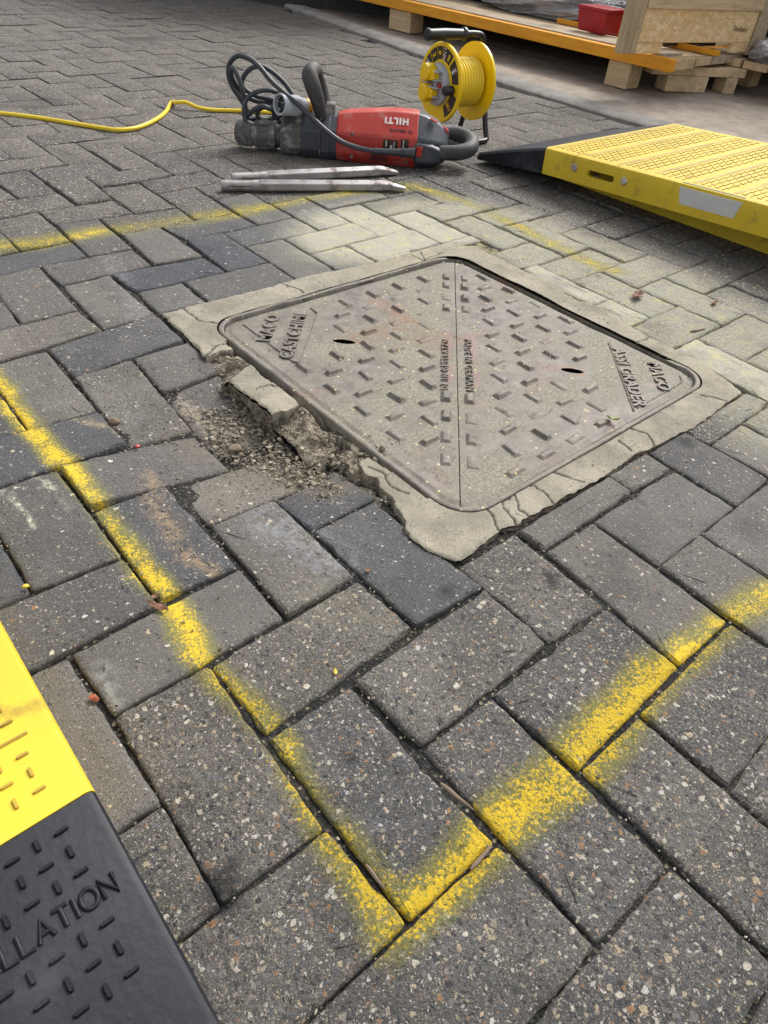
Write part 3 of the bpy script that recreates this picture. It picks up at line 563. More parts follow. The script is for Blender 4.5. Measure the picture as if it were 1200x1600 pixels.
# skirt (vertical broken faces) of the surround
def skirt(poly, top, depth, rows=14, inward=.0):
    P = catmull([(p[0], p[1], 0) for p in poly], 2, True); rings = []; mbs = MB(); n = len(P); V = []; B = []
    P = np.array(P)[:, :2]; t = np.roll(P, -1, 0) - np.roll(P, 1, 0); nn = np.stack([t[:, 1], -t[:, 0]], 1); nn /= np.linalg.norm(nn, axis=1)[:, None] + 1e-9
    cen = P.mean(0)
    for k in range(rows):
        f_ = k / (rows - 1); off = .0025 * np.sin(f_ * 3) + (fbm(P[:, 0] * 1 + f_ * .35, P[:, 1] - f_ * .3, 45, 4, 60)) * .014 * min(1, f_ * 4) - inward * f_ - .0008
        dirs = (P - cen); dirs /= np.linalg.norm(dirs, axis=1)[:, None]; q = P + dirs * off[:, None]
        z = top(q[:, 0], q[:, 1]) - f_ * depth; V.append(np.column_stack([q, z]))
    V = np.concatenate(V); F = [(k * n + j, k * n + (j + 1) % n, (k + 1) * n + (j + 1) % n, (k + 1) * n + j) for k in range(rows - 1) for j in range(n)]
    return V, F
V, F = skirt(OUTD[::2], lambda x, y: np.where(x < .36, -.0035, -.0005) + 0 * x - (brokenness(x, y) * .030), .06)
me = bpy.data.meshes.new('broken_side'); me.from_pydata(V.tolist(), [], F); me.materials.append(M['cement']); me.attributes.new('brk', 'FLOAT', 'POINT').data.foreach_set('value', np.ones(len(V), dtype=np.float32))
o = bpy.data.objects.new('broken_side', me); col.objects.link(o); o.parent = so_

# iron frame rim
cv = empty('manhole', (CX, CY, 0), label='square cast iron manhole cover of two triangular halves with raised tread bars, dusted with cement', cat='manhole cover')
fr = cv
def rim(o_, i_, z0, z1, cx, cy):
    n = len(o_); mbx = MB(); O = [(p[0] - cx, p[1] - cy) for p in o_]; I = [(p[0] - cx, p[1] - cy) for p in i_]
    f = []; V = []
    for (ox, oy), (ix, iy) in zip(O, I):
        wz = fbm(np.array([ox]), np.array([oy]), 20, 3, 71)[0] * .002 - .012 * (1 / (1 + math.exp(-(ox + cx - .952) / .006))) * (1 / (1 + math.exp(-(oy + cy - .19) / .008)))
        V += [(ox, oy, z0), (ox, oy, z1 + wz - .0015), (ox + (ix - ox) * .18, oy + (iy - oy) * .18, z1 + wz), (ox + (ix - ox) * .82, oy + (iy - oy) * .82, z1 + wz), (ix, iy, z1 - .0015), (ix, iy, z0)]
    for j in range(n):
        a, b = j * 6, ((j + 1) % n) * 6
        f += [(a + k, b + k, b + k + 1, a + k + 1) for k in range(5)]
    return mbx.add(V, f)
def dense(p, st=.012):
    out = []
    for i in range(len(p)):
        a, b = np.array(p[i]), np.array(p[(i + 1) % len(p)]); k = max(1, int(np.linalg.norm(b - a) / st)); out += [tuple(a + (b - a) * j / k) for j in range(k)]
    return out
Rm = lambda g, r: rrect(FX0 + g, FX1 - g, FY0 + g, FY1 - g, r)
def paired(ga, ra, gb, rb):
    A_, B_ = Rm(ga, ra), Rm(gb, rb); oa, ob_ = [], []
    for i in range(len(A_)):
        a0, a1, b0, b1 = map(np.array, (A_[i], A_[(i + 1) % len(A_)], B_[i], B_[(i + 1) % len(B_)])); k = max(1, int(np.linalg.norm(a1 - a0) / .012))
        for j in range(k): oa.append(tuple(a0 + (a1 - a0) * j / k)); ob_.append(tuple(b0 + (b1 - b0) * j / k))
    return oa, ob_
a_, b_ = paired(.0, .055, .0085, .047); rim(a_, b_, -.04, .0042, CX, CY).build('frame', M['iron_rim'], fr, smooth=50)
# cover plates: two triangular halves meeting on the diagonal seam
inner = dense(Rm(.0110, .045), .012)
def hole(X, Y):
    r = np.zeros(np.shape(X), bool)
    for hx, hy in ((.5265, .556), (.7945, .260)):
        a = (X - hx) * .707 - (Y - hy) * .707; b = (X - hx) * .707 + (Y - hy) * .707; r |= np.hypot(a / .020, b / .0075) < 1
    return r
HOLES = [[(hx - CX + .707 * (.020 * math.cos(t) + .0075 * math.sin(t)), hy - CY + .707 * (-.020 * math.cos(t) + .0075 * math.sin(t))) for t in np.linspace(0, 2 * math.pi, 25)] for hx, hy in ((.5265, .556), (.7945, .260))]
def plate(side):
    def keep(x, y):
        X, Y = x + CX, y + CY; return inside(X, Y, inner) & (side * (x * .715 - y * .699) > .0004) & ~hole(X, Y)
    def zf(x, y):
        X, Y = x + CX, y + CY; z = -.0005 + fbm(X, Y, 14, 4, 81) * .0016
        e = polydist(X, Y, inner + inner[:1]); z = z - .003 * np.clip(1 - (e - .006) / .003, 0, 1) * (e > .002)
        # drift of cement lying against the rim near the right side
        return z
    return grid(FX0 - CX, FX1 - CX, FY0 - CY, FY1 - CY, .004, zf, 'cover_half', M['iron'], keep=keep, parent=cv, snap=[[(p[0] - CX, p[1] - CY) for p in inner + inner[:1]], [(-.3146 + side * .0005, -.3218 - side * .0005), (.3146 + side * .0005, .3218 - side * .0005)]] + HOLES)
for sd_ in (-1, 1): plate(sd_)
def bar(mbx, x, y, ang, L=.0285, W=.0105, H=.0058):
    c, s_ = math.cos(ang), math.sin(ang); k = .68
    R_ = lambda a, b: (x - CX + a * c - b * s_, y - CY + a * s_ + b * c)
    z0 = -.002; bo = [(*R_(sx * L / 2, sy * W / 2), z0) for sx, sy in ((-1, -1), (1, -1), (1, 1), (-1, 1))]; hh = H * random.choice((.35, .6, .8, .9, 1.0)) * random.uniform(.85, 1.05)
    to = [(*R_(sx * (L / 2 - .0022), sy * W / 2 * k), hh) for sx, sy in ((-1, -1), (1, -1), (1, 1), (-1, 1))]
    fo = [(*R_(sx * (L / 2 + .0035), sy * (W / 2 + .003)), -.0012) for sx, sy in ((-1, -1), (1, -1), (1, 1), (-1, 1))]; fm = [(*R_(sx * (L / 2 + .0008), sy * (W / 2 + .0006)), .0008) for sx, sy in ((-1, -1), (1, -1), (1, 1), (-1, 1))]
    mbx.loft([bo, fo, fm, [(*R_(sx * (L / 2 - .0005), sy * W / 2 * .88), hh * .6) for sx, sy in ((-1, -1), (1, -1), (1, 1), (-1, 1))], to])
def ok(x, y, side):
    t = (x - CX) * .715 - (y - CY) * .699
    if t * side < .040: return False
    if not (FX0 + .034 < x < FX1 - .034 and FY0 + .034 < y < FY1 - .034): return False
    if side < 0 and y - .53 - (x - .397) * .9565 > -.022: return False
    if side > 0 and y - .283 - (x - .921) * 1.106 < .024: return False
    for hx, hy in ((.5265, .556), (.7945, .260)):
        if math.hypot(x - hx, y - hy) < .030: return False
    return True
mt = MB()
for i in range(-6, 8):
    for j in range(-2, 9):
        x, y = .621 + .0685 * i, .674 - .0765 * j
        if ok(x, y, -1): bar(mt, x, y, math.pi / 2 + random.gauss(0, .04))
        if ok(x - .035, y - .038, -1): bar(mt, x - .035, y - .038, random.gauss(0, .04))
for i in range(-8, 4):
    for j in range(-3, 9):
        x, y = .874 + .0685 * i, .540 - .0745 * j
        if ok(x, y, 1): bar(mt, x, y, math.pi / 2 + random.gauss(0, .04))
        if ok(x - .033, y - .037, 1): bar(mt, x - .033, y - .037, random.gauss(0, .04))
sdir = np.array([.699, .715]); sn = np.array([.715, -.699])
for t in (-.31, -.255, -.20, -.145, .175, .225, .28, .32):
    for sd_ in (-1, 1):
        q = np.array([CX, CY]) + sdir * t + sn * sd_ * .019; bar(mt, q[0], q[1], math.radians(45.6), .024, .013)
mt.build('tread_bars', M['iron_bar'], cv, smooth=48, bevel=.0010)
lt = []
def put(txt, x, y, ang, size, bold=.0005, sp=1.05):
    m = text_mb(txt, size, .0012, bold, sp); m.xf(Matrix.Translation((x - CX, y - CY, .0015)) @ Matrix.Rotation(math.radians(ang), 4, 'Z')); lt.append(m)
q = np.array([CX, CY]) - sn * .020; put('MADE IN GETTRATZN', q[0] - .04, q[1] - .04, 45.6, .0165, .0002, 1.25)
q = np.array([CX, CY]) + sn * .020; put('MADE IN GERMANY', q[0] - .03, q[1] - .03, 225.6, .0175, .0002, 1.25)
put('MACO', .442, .664, 46, .033, .0008); put('CASTCHIME', .467, .622, 46, .031, .0008)
put('ASSI GRADER', .862, .192, 226, .031, .0008); put('MACO', .908, .160, 226, .031, .0004)
join(*lt).build('lettering', M['iron_bar'], cv, smooth=0)
ml = MB()
ml.tube([(x - CX, y - CY, .0) for x, y in ((.412, .70), (.412, .545), (.418, .535), (.55, .665), (.552, .69))], .0016, 6)
ml.tube([(x - CX, y - CY, .0) for x, y in ((.936, .285), (.778, .122))], .0018, 6); ml.tube([(x - CX, y - CY, .0) for x, y in ((.79, .124), (.930, .126), (.945, .14))], .0014, 6)
ml.build('panel_ribs', M['iron_bar'], cv)

# ================================================================== RUBBLE, CHIPS, LEAVES
ICO = None
def ico():
    global ICO
    if ICO is None:
        bm = bmesh.new(); bmesh.ops.create_icosphere(bm, subdivisions=1, radius=1); ICO = (np.array([v.co[:] for v in bm.verts]), [tuple(v.index for v in f.verts) for f in bm.faces]); bm.free()
    return ICO
def ico2(n=3):
    bm = bmesh.new(); bmesh.ops.create_icosphere(bm, subdivisions=n, radius=1); r = (np.array([v.co[:] for v in bm.verts]), [tuple(v.index for v in f.verts) for f in bm.faces]); bm.free(); return r
def scatter(name, pts, mat, label, cat, flat=.65):
    V0, F0 = ico(); V, F, A = [], [], []; b = 0
    for x, y, z, r in pts:
        a = random.random() * 6.28; c, s_ = math.cos(a), math.sin(a); sc3 = np.array([r * random.uniform(.8, 1.3), r * random.uniform(.6, 1.0), r * random.uniform(flat * .7, flat * 1.2)])
        v = V0 * (1 + rng.uniform(-.42, .32, (len(V0), 1))) * sc3; v = np.stack([v[:, 0] * c - v[:, 1] * s_ + x, v[:, 0] * s_ + v[:, 1] * c + y, v[:, 2] + z + sc3[2] * .5], 1)
        V.append(v); F += [tuple(b + i for i in f) for f in F0]; b += len(V0); A += [random.random()] * len(V0)
    me = bpy.data.meshes.new(name); me.from_pydata(np.concatenate(V).tolist(), [], F); me.materials.append(mat); me.attributes.new('rs', 'FLOAT', 'POINT').data.foreach_set('value', np.array(A, dtype=np.float32))
    o = bpy.data.objects.new(name, me); col.objects.link(o); tag(o, label, cat, kind='stuff'); return o
def sz(x, y): return float(dip(x, y))
pts = []
PATCH = [tuple(G(*q, -.035)) for q in ((330, 655), (400, 640), (470, 690), (505, 720), (570, 755), (560, 785), (510, 790), (470, 765), (410, 735), (340, 705))]
xs = [p[0] for p in PATCH]; ys_ = [p[1] for p in PATCH]; n_ = 0
while n_ < 3600:
    x, y = random.uniform(min(xs) - .03, max(xs) + .03), random.uniform(min(ys_) - .03, max(ys_) + .03)
    d = polydist(np.array([x]), np.array([y]), PATCH + PATCH[:1])[0]; i_ = inside(np.array([x]), np.array([y]), PATCH)[0]
    if not i_ and random.random() > math.exp(-d / .010): continue
    if not i_ and d > .035: continue
    if bool(inside(np.array([x]), np.array([y]), OUT)[0]): continue
    n_ += 1; r = min(.0042, random.paretovariate(2.1) * .00065); pts.append((x, y, sz(x, y) - .001 + random.random() * .002, r))
PIT = [tuple(G(*q, -.03)) for q in ((505, 690), (560, 668), (604, 742), (560, 755), (505, 735))]
xs = [p[0] for p in PIT]; ys_ = [p[1] for p in PIT]
for _ in range(1500):
    x, y = random.uniform(min(xs), max(xs)), random.uniform(min(ys_), max(ys_))
    if inside(np.array([x]), np.array([y]), PIT)[0]: pts.append((x, y, sz(x, y) - .006 + random.random() * .010, min(.006, random.paretovariate(2.0) * .0012)))
for _ in range(900):
    k = random.randrange(len(BR)); pl = BR[k][0]; x, y = random.uniform(min(p[0] for p in pl), max(p[0] for p in pl)), random.uniform(min(p[1] for p in pl), max(p[1] for p in pl)); xa, ya = np.array([x]), np.array([y])
    if brokenness(xa, ya)[0] > .5 and inside(xa, ya, OUTD)[0]: pts.append((x, y, float(ring_z(xa, ya)[0]) - .001, min(.005, random.paretovariate(1.8) * .0010)))
scatter('rubble', pts, M['stone'], 'brown crumbs of broken cement spilled over the sunken paving', 'rubble')
pts = []
for _ in range(5200):       # grit in and along the joints and on the dusty side
    k = random.random()
    if k < .5:
        u_ = random.randint(-14, 4) + random.choice((0, 0)); t = random.uniform(-.3, 1.2); x, y = (random.gauss(round(random.uniform(-2, 13)) * .1, .0035), random.uniform(-.4, 1.4)) if random.random() < .5 else (random.uniform(-.2, 1.4), random.gauss(round(random.uniform(-4, 14)) * .1, .0035))
        x, y = warp(x, y); r = random.uniform(.0006, .0017)
    elif k < .8: x, y, r = random.uniform(.25, 1.5), random.uniform(-.1, 1.2), random.uniform(.0005, .0012)
    else: x, y = random.gauss(.2, .1), random.gauss(.42, .14); r = random.uniform(.0006, .002)
    if x < -.13: continue
    pts.append((x, y, sz(x, y) + (.0005 if not inside(np.array([x]), np.array([y]), QUAD)[0] else .003), r))
scatter('grit', pts, M['stone'], 'fine pale grit scattered over the paving and its joints', 'grit')
def stone(px, py, r, label, z=0, flat=.6, name='stone', cat='stone', mat=None, group=None, seed=0):
    V0, F0 = ico2(); x, y = G(px, py, z); rs_ = np.random.default_rng(int(px * 7 + py) + seed); cuts = rs_.normal(size=(9, 3)); cuts /= np.linalg.norm(cuts, axis=1)[:, None]
    v = V0.copy()
    for c in cuts:
        h = rs_.uniform(.62, .9); d = v @ c; v = v - np.clip(d - h, 0, None)[:, None] * c
    v *= 1 + .05 * vnoise(v[:, 0], v[:, 1] + v[:, 2], 5, 2)[:, None]; v *= np.array([r, r * rs_.uniform(.65, .9), r * flat]); a = rs_.uniform(0, 6.28); c_, s_ = math.cos(a), math.sin(a)
    v = np.stack([v[:, 0] * c_ - v[:, 1] * s_, v[:, 0] * s_ + v[:, 1] * c_, v[:, 2]], 1)
    mb = MB(); mb.add(v.tolist(), F0); o = mb.build(name, mat or M['stone'], smooth=28); o.location = (x, y, z + r * flat * .75); o.data.attributes.new('rs', 'FLOAT', 'POINT').data.foreach_set('value', np.full(len(V0), rs_.uniform(.35, .9), dtype=np.float32)); return tag(o, label, cat, group)
GS = 'loose lumps of broken cement'
stone(557, 708, .017, 'flat pale cement lump, the largest one, lying in the rubble close to the iron rim', -.016, .45, group=GS)
stone(577, 712, .010, 'small rounded cement lump right of the largest flat lump by the iron rim', -.016, .7, group=GS)
stone(465, 752, .012, 'tan cement lump standing clear on the sunken paving in front of the rubble', -.036, .8, group=GS)
stone(488, 742, .009, 'cement lump just behind the tan lump on the sunken paving', -.036, .6, group=GS)
stone(498, 716, .011, 'rounded cement lump at the lower end of the tall broken cement block', -.030, .8, group=GS)
stone(516, 728, .008, 'small cement lump between two broken blocks of the surround', -.032, .8, group=GS)
stone(518, 786, .005, 'tiny cement crumb lying alone on the paver below the rubble', -.018, .8, group=GS)
stone(370, 705, .012, 'dark brown clod of earth on the gravelly sunken patch', -.036, .5, name='clod', cat='clod', mat=M['twig'])
stone(180, 664, .009, 'dark reddish brown clod lying on the paving left of the sunken patch', -.006, .7, name='clod', cat='clod', mat=M['twig'])
stone(148, 1093, .0055, 'small brick red chip in the joint near the yellow plate', 0, .6, name='chip', cat='chip', mat=M['brickred'])
stone(215, 699, .004, 'tiny bright red chip by the joint below the dark clod', -.01, .6, name='chip', cat='chip', mat=M['redb'])
stone(1130, 1583, .006, 'white pebble pressed in the joint at the lower right', 0, .6, name='pebble', cat='pebble') if False else None
stone(41, 918, .004, 'yellow painted chip at the joint corner near the left edge', 0, .6, name='chip', cat='chip', mat=M['bloss'])
def leaf(px, py, L, W, ang, label, mat, curl=.004, name='leaf', cat='leaf', z=.001):
    x, y = G(px, py, z); V, F = [], []; n = 9
    for i in range(n):
        t = i / (n - 1); w_ = W * math.sin(math.pi * min(1, t * .92 + .04)) ** .8 * (1 + .25 * math.sin(i * 2.3)); c_ = curl * (4 * (t - .5) ** 2)
        V += [((t - .5) * L, -w_ / 2, c_ + curl * .8), ((t - .5) * L, 0, c_), ((t - .5) * L, w_ / 2, c_ + curl * .6)]
        if i: b = 3 * i; F += [(b - 3, b - 2, b + 1, b), (b - 2, b - 1, b + 2, b + 1)]
    mb = MB(); mb.add(V, F); o = mb.build(name, mat, smooth=60, fix=False); s_ = o.modifiers.new('s', 'SOLIDIFY'); s_.thickness = .0006; o.location = (x, y, z + .001); o.rotation_euler = (0, 0, math.radians(ang)); return tag(o, label, cat)
leaf(247, 950, .026, .008, 118, 'curled dry brown leaf lying across the yellow painted joint at the left', M['leaf'], .003)
leaf(243, 934, .010, .006, 170, 'small pinkish bud scale right behind the curled brown leaf', M['leaf'], .002)
leaf(957, 657, .020, .009, -60, 'small yellow-green leaf on the iron cover near its lower right rim', M['leafg'], .004, z=.004)
leaf(995, 465, .038, .022, 20, 'dry reddish leaf lying in the dusty joint right of the cover', M['leaf'], .006)
leaf(1115, 476, .024, .010, 5, 'short reddish leaf stalk on the dusty pavers beyond the cover', M['leaf'], .004)
leaf(575, 892, .009, .006, 30, 'tiny dark red petal on the smooth paver in front of the broken cement', M['leaf'], .001)
leaf(524, 1051, .008, .004, 60, 'tiny yellow flake on the beige stained paver', M['bloss'], .001)
leaf(857, 421, .03, .018, 40, 'dry brown leaf on the dusty pavers behind the cover', M['leaf'], .005) if False else None
def twig(a, b, r, label, z=.001):
    p, q = G(*a), G(*b); P = [(*(p + (q - p) * t), z + r * .3 + .0006 * math.sin(t * 9)) for t in np.linspace(0, 1, 7)]; c = P[3]; mb = MB(); mb.tube([(x - c[0], y - c[1], zz) for x, y, zz in P], [r * .5, r, r * 1.1, r, r * .95, r * .8, r * .3], 7)
    o = mb.build('wood_sliver', M['twig'], smooth=30); o.location = (c[0], c[1], 0); return tag(o, label, 'wood sliver')
twig((688, 1225), (740, 1268), .0019, 'grey wood sliver wedged in the long joint beside the broad yellow patch')
twig((572, 1352), (602, 1392), .0016, 'brown wood sliver lying in the joint on the left arm of the yellow corner')
twig((735, 1360), (768, 1322), .0017, 'brown wood sliver in the joint on the right arm of the yellow corner')
twig((1078, 520), (1102, 516), .0022, 'short dark curved twig on the dusty pavers right of the cover', .002)

# ================================================================== BREAKER HAMMER
a_ = np.array(G(398, 208, .042)); b_ = np.array(G(712, 224, .062)); e = (b_ - a_) / np.linalg.norm(b_ - a_); LEN = float(np.linalg.norm(b_ - a_)); ang = math.atan2(e[1], e[0])
og = a_ - e * .055 ; SC = (LEN) / .59
hm = empty('demolition_hammer', (og[0], og[1], 0), ang, 'heavy red and black electric demolition hammer lying on its side on the paving', 'demolition hammer')
S = lambda x: x * SC
def sec(x, wf, wb, z0, z1, ch=.30, top=.5):     # octagonal section at x: front half width wf (towards viewer, -y), back wb
    h = z1 - z0; return [(x, -wf * .72, z0), (x, wb * .72, z0), (x, wb, z0 + h * .2), (x, wb, z1 - h * ch), (x, wb * top, z1), (x, -wf * .25, z1), (x, -wf, z1 - h * ch), (x, -wf, z0 + h * .2)]
mb = MB(); mb.lathe([(0, .0), (.0, .024), (.006, .031), (.02, .034), (.045, .034), (.048, .031), (.056, .031), (.06, .036), (.10, .037), (.108, .040), (.118, .040), (.12, .03), (.145, .03), (.15, .01)], (S(.0), 0, .040), (1, 0, 0), 28)
for k in range(12):
    a = 2 * math.pi * k / 12; mb.box((S(.079), math.cos(a) * .0365, .040 + math.sin(a) * .0365), (.032, .007, .004), M=Matrix.Rotation(a - math.pi / 2, 4, 'X'))
mb.build('chuck', M['dusty_metal'], hm, smooth=40)
mb = MB(); mb.loft([sec(S(.135), .040, .040, .006, .088), sec(S(.145), .047, .045, .003, .100), sec(S(.18), .049, .046, .003, .104), sec(S(.20), .046, .045, .006, .104)]); mb.build('gear_collar', M['dusty_metal'], hm, smooth=30, bevel=.004, seg=3)
mb = MB(); mb.loft([sec(S(.195), .048, .046, .003, .105), sec(S(.215), .053, .05, .002, .108), sec(S(.27), .055, .052, .001, .108), sec(S(.325), .057, .055, .0, .110), sec(S(.345), .056, .055, .002, .112)]); mb.build('gear_housing', M['dark'], hm, smooth=30, bevel=.004, seg=3)
mb = MB(); mb.loft([sec(S(.255), .0585, .054, .000, .111), sec(S(.28), .0585, .055, .000, .112)]); mb.build('clamp_band', M['dark'], hm, smooth=30, bevel=.002)
mb = MB(); mb.tube([(S(.252), -.0595, .012), (S(.252), -.0595, .082), (S(.252), -.03, .112)], .0018, 6); mb.build('band_edge', M['dusty_metal'], hm)
mb = MB(); mb.loft([sec(S(.298), .0595, .056, .003, .113, .34), sec(S(.325), .065, .060, .001, .121, .36), sec(S(.385), .070, .064, .0, .128, .38), sec(S(.46), .071, .066, .0, .135, .40), sec(S(.532), .072, .066, .0, .135, .40)]); mb.build('motor_housing', M['red'], hm, smooth=22, bevel=.005, seg=3)
mb = MB(); mb.loft([sec(S(.515), .0715, .066, .0, .135, .40), sec(S(.55), .071, .062, .0, .130, .40), sec(S(.585), .060, .050, .004, .116, .38), sec(S(.61), .040, .036, .012, .098, .36), sec(S(.622), .026, .026, .02, .085, .36)]); mb.build('rear_housing', M['dark'], hm, smooth=22, bevel=.005, seg=3)
mb = MB(); mb.loft([sec(S(.525), .079, .0, .012, .078, .15), sec(S(.535), .083, .0, .008, .082, .15), sec(S(.575), .080, .0, .008, .080, .2), sec(S(.602), .066, .0, .014, .070, .3)]); mb.build('switch_cover', M['dark'], hm, smooth=30, bevel=.004, seg=3)
mb = MB(); mb.box((S(.538), -.0832, .052), (.016, .004, .026)); mb.build('red_catch', M['redb'], hm, bevel=.001)
mb = MB(); mb.box((S(.573), -.028, .122), (.022, .012, .004), M=Matrix.Rotation(.25, 4, 'Y')); mb.box((S(.612), .0, .096), (.018, .022, .006), M=Matrix.Rotation(.7, 4, 'Y')); mb.build('red_button', M['redb'], hm, bevel=.001)
mb = MB()
for X_, Z_ in ((.345, .02), (.345, .078), (.505, .018), (.56, .035)): mb.lathe([(0, 0), (0, .0045), (.0025, .0040), (.0025, .0018), (.001, .0015), (.001, 0)], (S(X_), -.0722 if X_ > .36 else -.0675, Z_), (0, -1, 0), 12)
mb.build('screw', M['dusty_metal'], hm, smooth=30)
mb = MB()
for k in range(6): mb.box((S(.404) + k * .0085, -.0712, .030), (.0035, .003, .030), M=Matrix.Rotation(.25, 4, 'Y'))
mb.build('vent', M['black'], hm, smooth=0)
# D handle at the rear, lying nearly flat
P = catmull([(S(.595), .036, .080), (S(.635), .050, .078), (S(.675), .038, .072), (S(.692), .0, .064), (S(.680), -.036, .056), (S(.645), -.052, .050), (S(.60), -.048, .046)], 6)
mb = MB(); mb.tube(P, [.019 + .003 * math.sin(math.pi * i / (len(P) - 1)) for i in range(len(P))], 16); mb.build('rear_handle', M['grip'], hm, smooth=60)
# looped auxiliary handle standing up from the clamp band
nv = Vector((0, 0, 1))
def hp(px, py, y): # pixel -> point in the hammer frame on its plane y = const
    q = GP(px, py, og + np.array([-e[1], e[0]]) * y, (-e[1], e[0])); d = q[:2] - og; return (float(d @ e), y, float(q[2]))
P = catmull([hp(503, 184, -.02), hp(497, 160, -.03), hp(489, 135, -.038), hp(484, 117, -.030), hp(489, 109, -.005), hp(496, 113, .025), hp(503, 130, .036), hp(509, 152, .030), hp(513, 172, .015)], 6)
k = len(P); rr = [.016 + .0065 * math.sin(math.pi * min(1, i / (k * .62))) if i < k * .62 else .010 for i in range(k)]
rr = [max(.012, r_) for r_ in rr]; mb = MB(); mb.tube(P, rr, 16); mb.build('side_handle', M['grip'], hm, smooth=60)
mb = MB(); q = hp(508, 178, .0); mb.lathe([(-.022, .0), (-.022, .014), (-.018, .018), (.018, .018), (.022, .014), (.022, 0)], (q[0], q[1], q[2]), (1, .2, 0), 18); q2 = hp(517, 172, .012); mb.lathe([(-.012, 0), (-.012, .022), (.012, .022), (.012, 0)], (q2[0], q2[1], q2[2]), (1, 0, 0), 18); mb.build('handle_pivot', M['dusty_metal'], hm, bevel=.001)
# lettering, upside down for the viewer as the tool lies
def facing(txt, size, pos, rot, name, mat, bold=.0, sp=1.0, ext=.0004, parent=None):
    m = text_mb(txt, size, ext, bold, sp); T = Matrix.Translation(pos) @ rot; m.xf(T); return m.build(name, mat, parent, smooth=0)
slope = math.atan2(.054, .050)
rot = Matrix.Rotation(slope * .98, 4, 'X') @ Matrix.Rotation(math.pi, 4, 'Z')
facing('HILTI', .024, (S(.468), -.040, .1155), rot, 'lettering', M['white'], .0015, 1.25, parent=hm)
facing('TE 1000-AVR', .012, (S(.483), -.0595, .0955), rot, 'lettering', M['black'], .0002, 1.0, parent=hm)
mb = MB(); mb.box((S(.455), -.0722, .058), (.042, .0015, .030)); mb.box((S(.495), -.0727, .055), (.022, .0015, .046)); lb = mb.build('rating_label', M['label'], hm)
mb = MB()
for dx, dz, w_, h_ in ((-.012, .005, .003, .016), (.002, -.002, .006, .008), (.010, .004, .002, .016)): mb.box((S(.455) + dx, -.0733, .058 + dz), (w_, .001, h_))
mb.box((S(.495) - .003, -.0738, .06), (.002, .001, .034)); mb.box((S(.495) + .004, -.0738, .05), (.003, .001, .012)); mb.build('label_print', M['white'], lb)
# power cable
cab = lambda *L: [hp(px, py, y) for px, py, y in L]
P1 = cab((642, 238, -.093), (632, 239, -.095), (608, 238, -.095), (585, 236, -.094), (560, 231, -.088), (535, 222, -.085), (512, 206, -.078), (492, 188, -.066), (475, 172, -.058), (460, 158, -.05), (445, 146, -.04), (425, 128, -.02), (405, 104, .0), (388, 91, .02), (372, 87, .03), (360, 97, .035), (357, 115, .035), (363, 135, .035), (376, 155, .035), (386, 172, .04), (392, 184, .045))
P2 = cab((392, 184, .045), (385, 176, .02), (381, 150, .0), (375, 128, .0), (364, 106, .01), (362, 120, .03), (378, 145, .05), (400, 158, .06), (430, 164, .06), (440, 172, .05), (436, 182, .04), (420, 186, .03), (404, 184, .0), (404, 172, -.01), (416, 167, -.01), (428, 175, .0), (426, 190, .01))
P3 = cab((426, 190, .01), (408, 200, -.01), (384, 188, -.01), (383, 160, -.005), (398, 145, .0), (420, 141, .01), (440, 148, .02), (455, 160, .02), (462, 170, .03), (458, 150, .05), (440, 125, .06), (415, 106, .06), (396, 105, .05), (382, 118, .045), (379, 135, .04), (400, 150, .05), (430, 158, .06), (452, 178, .055), (440, 190, .04), (400, 186, .02), (386, 184, .0), (396, 172, -.02), (410, 166, -.02), (424, 170, -.015), (434, 160, -.02), (444, 152, -.02), (455, 160, -.030), (462, 172, -.034))
mb = MB(); mb.tube(catmull(P1, 6), .0068, 10); mb.tube(catmull(P2, 6), .0066, 10); mb.tube(catmull(P3, 6), .0066, 10); pc = mb.build('power_cable', M['cable_black'], hm, smooth=70)
q0, q1 = Vector(hp(586, 236, -.094)), Vector(hp(640, 239, -.09)); ax = (q1 - q0); L = ax.length
mb = MB(); mb.lathe([(0, .0065), (0, .0095), (.004, .0095), (.005, .0078), (L * .75, .0105), (L * .76, .013), (L * .79, .013), (L * .80, .011), (L * .83, .013), (L * .86, .013), (L * .87, .011), (L * 1.15, .015)], q0, ax, 16); mb.build('cable_sleeve', M['cable_black'], hm, smooth=40)
# plug
p0 = Vector(hp(437, 163, -.050)); p1 = Vector(hp(467, 178, -.020)); ax = (p1 - p0).normalized()
fa = (cC - np.array([*(og + e * p0.x + np.array([-e[1], e[0]]) * p0.y), p0.z])); fa = Vector((fa[:2] @ e, fa[:2] @ np.array([-e[1], e[0]]), fa[2])).normalized()
ax = (Vector((.62, .52, -.15)) - fa * .35).normalized(); ax = Vector((.66, .72, -.16)).normalized()
pl = empty('plug', (0, 0, 0)); pl.parent = pc
mb = MB(); mb.lathe([(.014, .0), (.014, .0222), (-.001, .0226), (-.002, .0265), (.0, .0278), (.050, .0255), (.052, .027), (.062, .027), (.066, .0235), (.096, .021), (.098, 0)], p0, ax, 28); mb.build('shroud', M['grey'], pl, smooth=40)
mb = MB(); mb.lathe([(.012, 0), (.012, .0215), (.0145, .0215), (.0145, 0)], p0, ax, 24)
mb.build('insert', M['black'], pl, smooth=30)
U_ = ax.cross(Vector((0, 0, 1))).normalized(); W_ = ax.cross(U_)
for k in range(3):
    a = math.radians(90 + 120 * k); mb = MB(); mb.lathe([(-.001, 0), (-.0005, .0022), (.012, .0024), (.012, 0)], p0 + (U_ * math.cos(a) + W_ * math.sin(a)) * .011, ax, 10); mb.build('pin', M['zinc'], pl)
mb = MB(); mb.lathe([(.090, .0), (.090, .0225), (.104, .0225), (.110, .016), (.120, .011), (.121, 0)], p0, ax, 24); mb.build('rear_cap', M['orange'], pl, smooth=40)

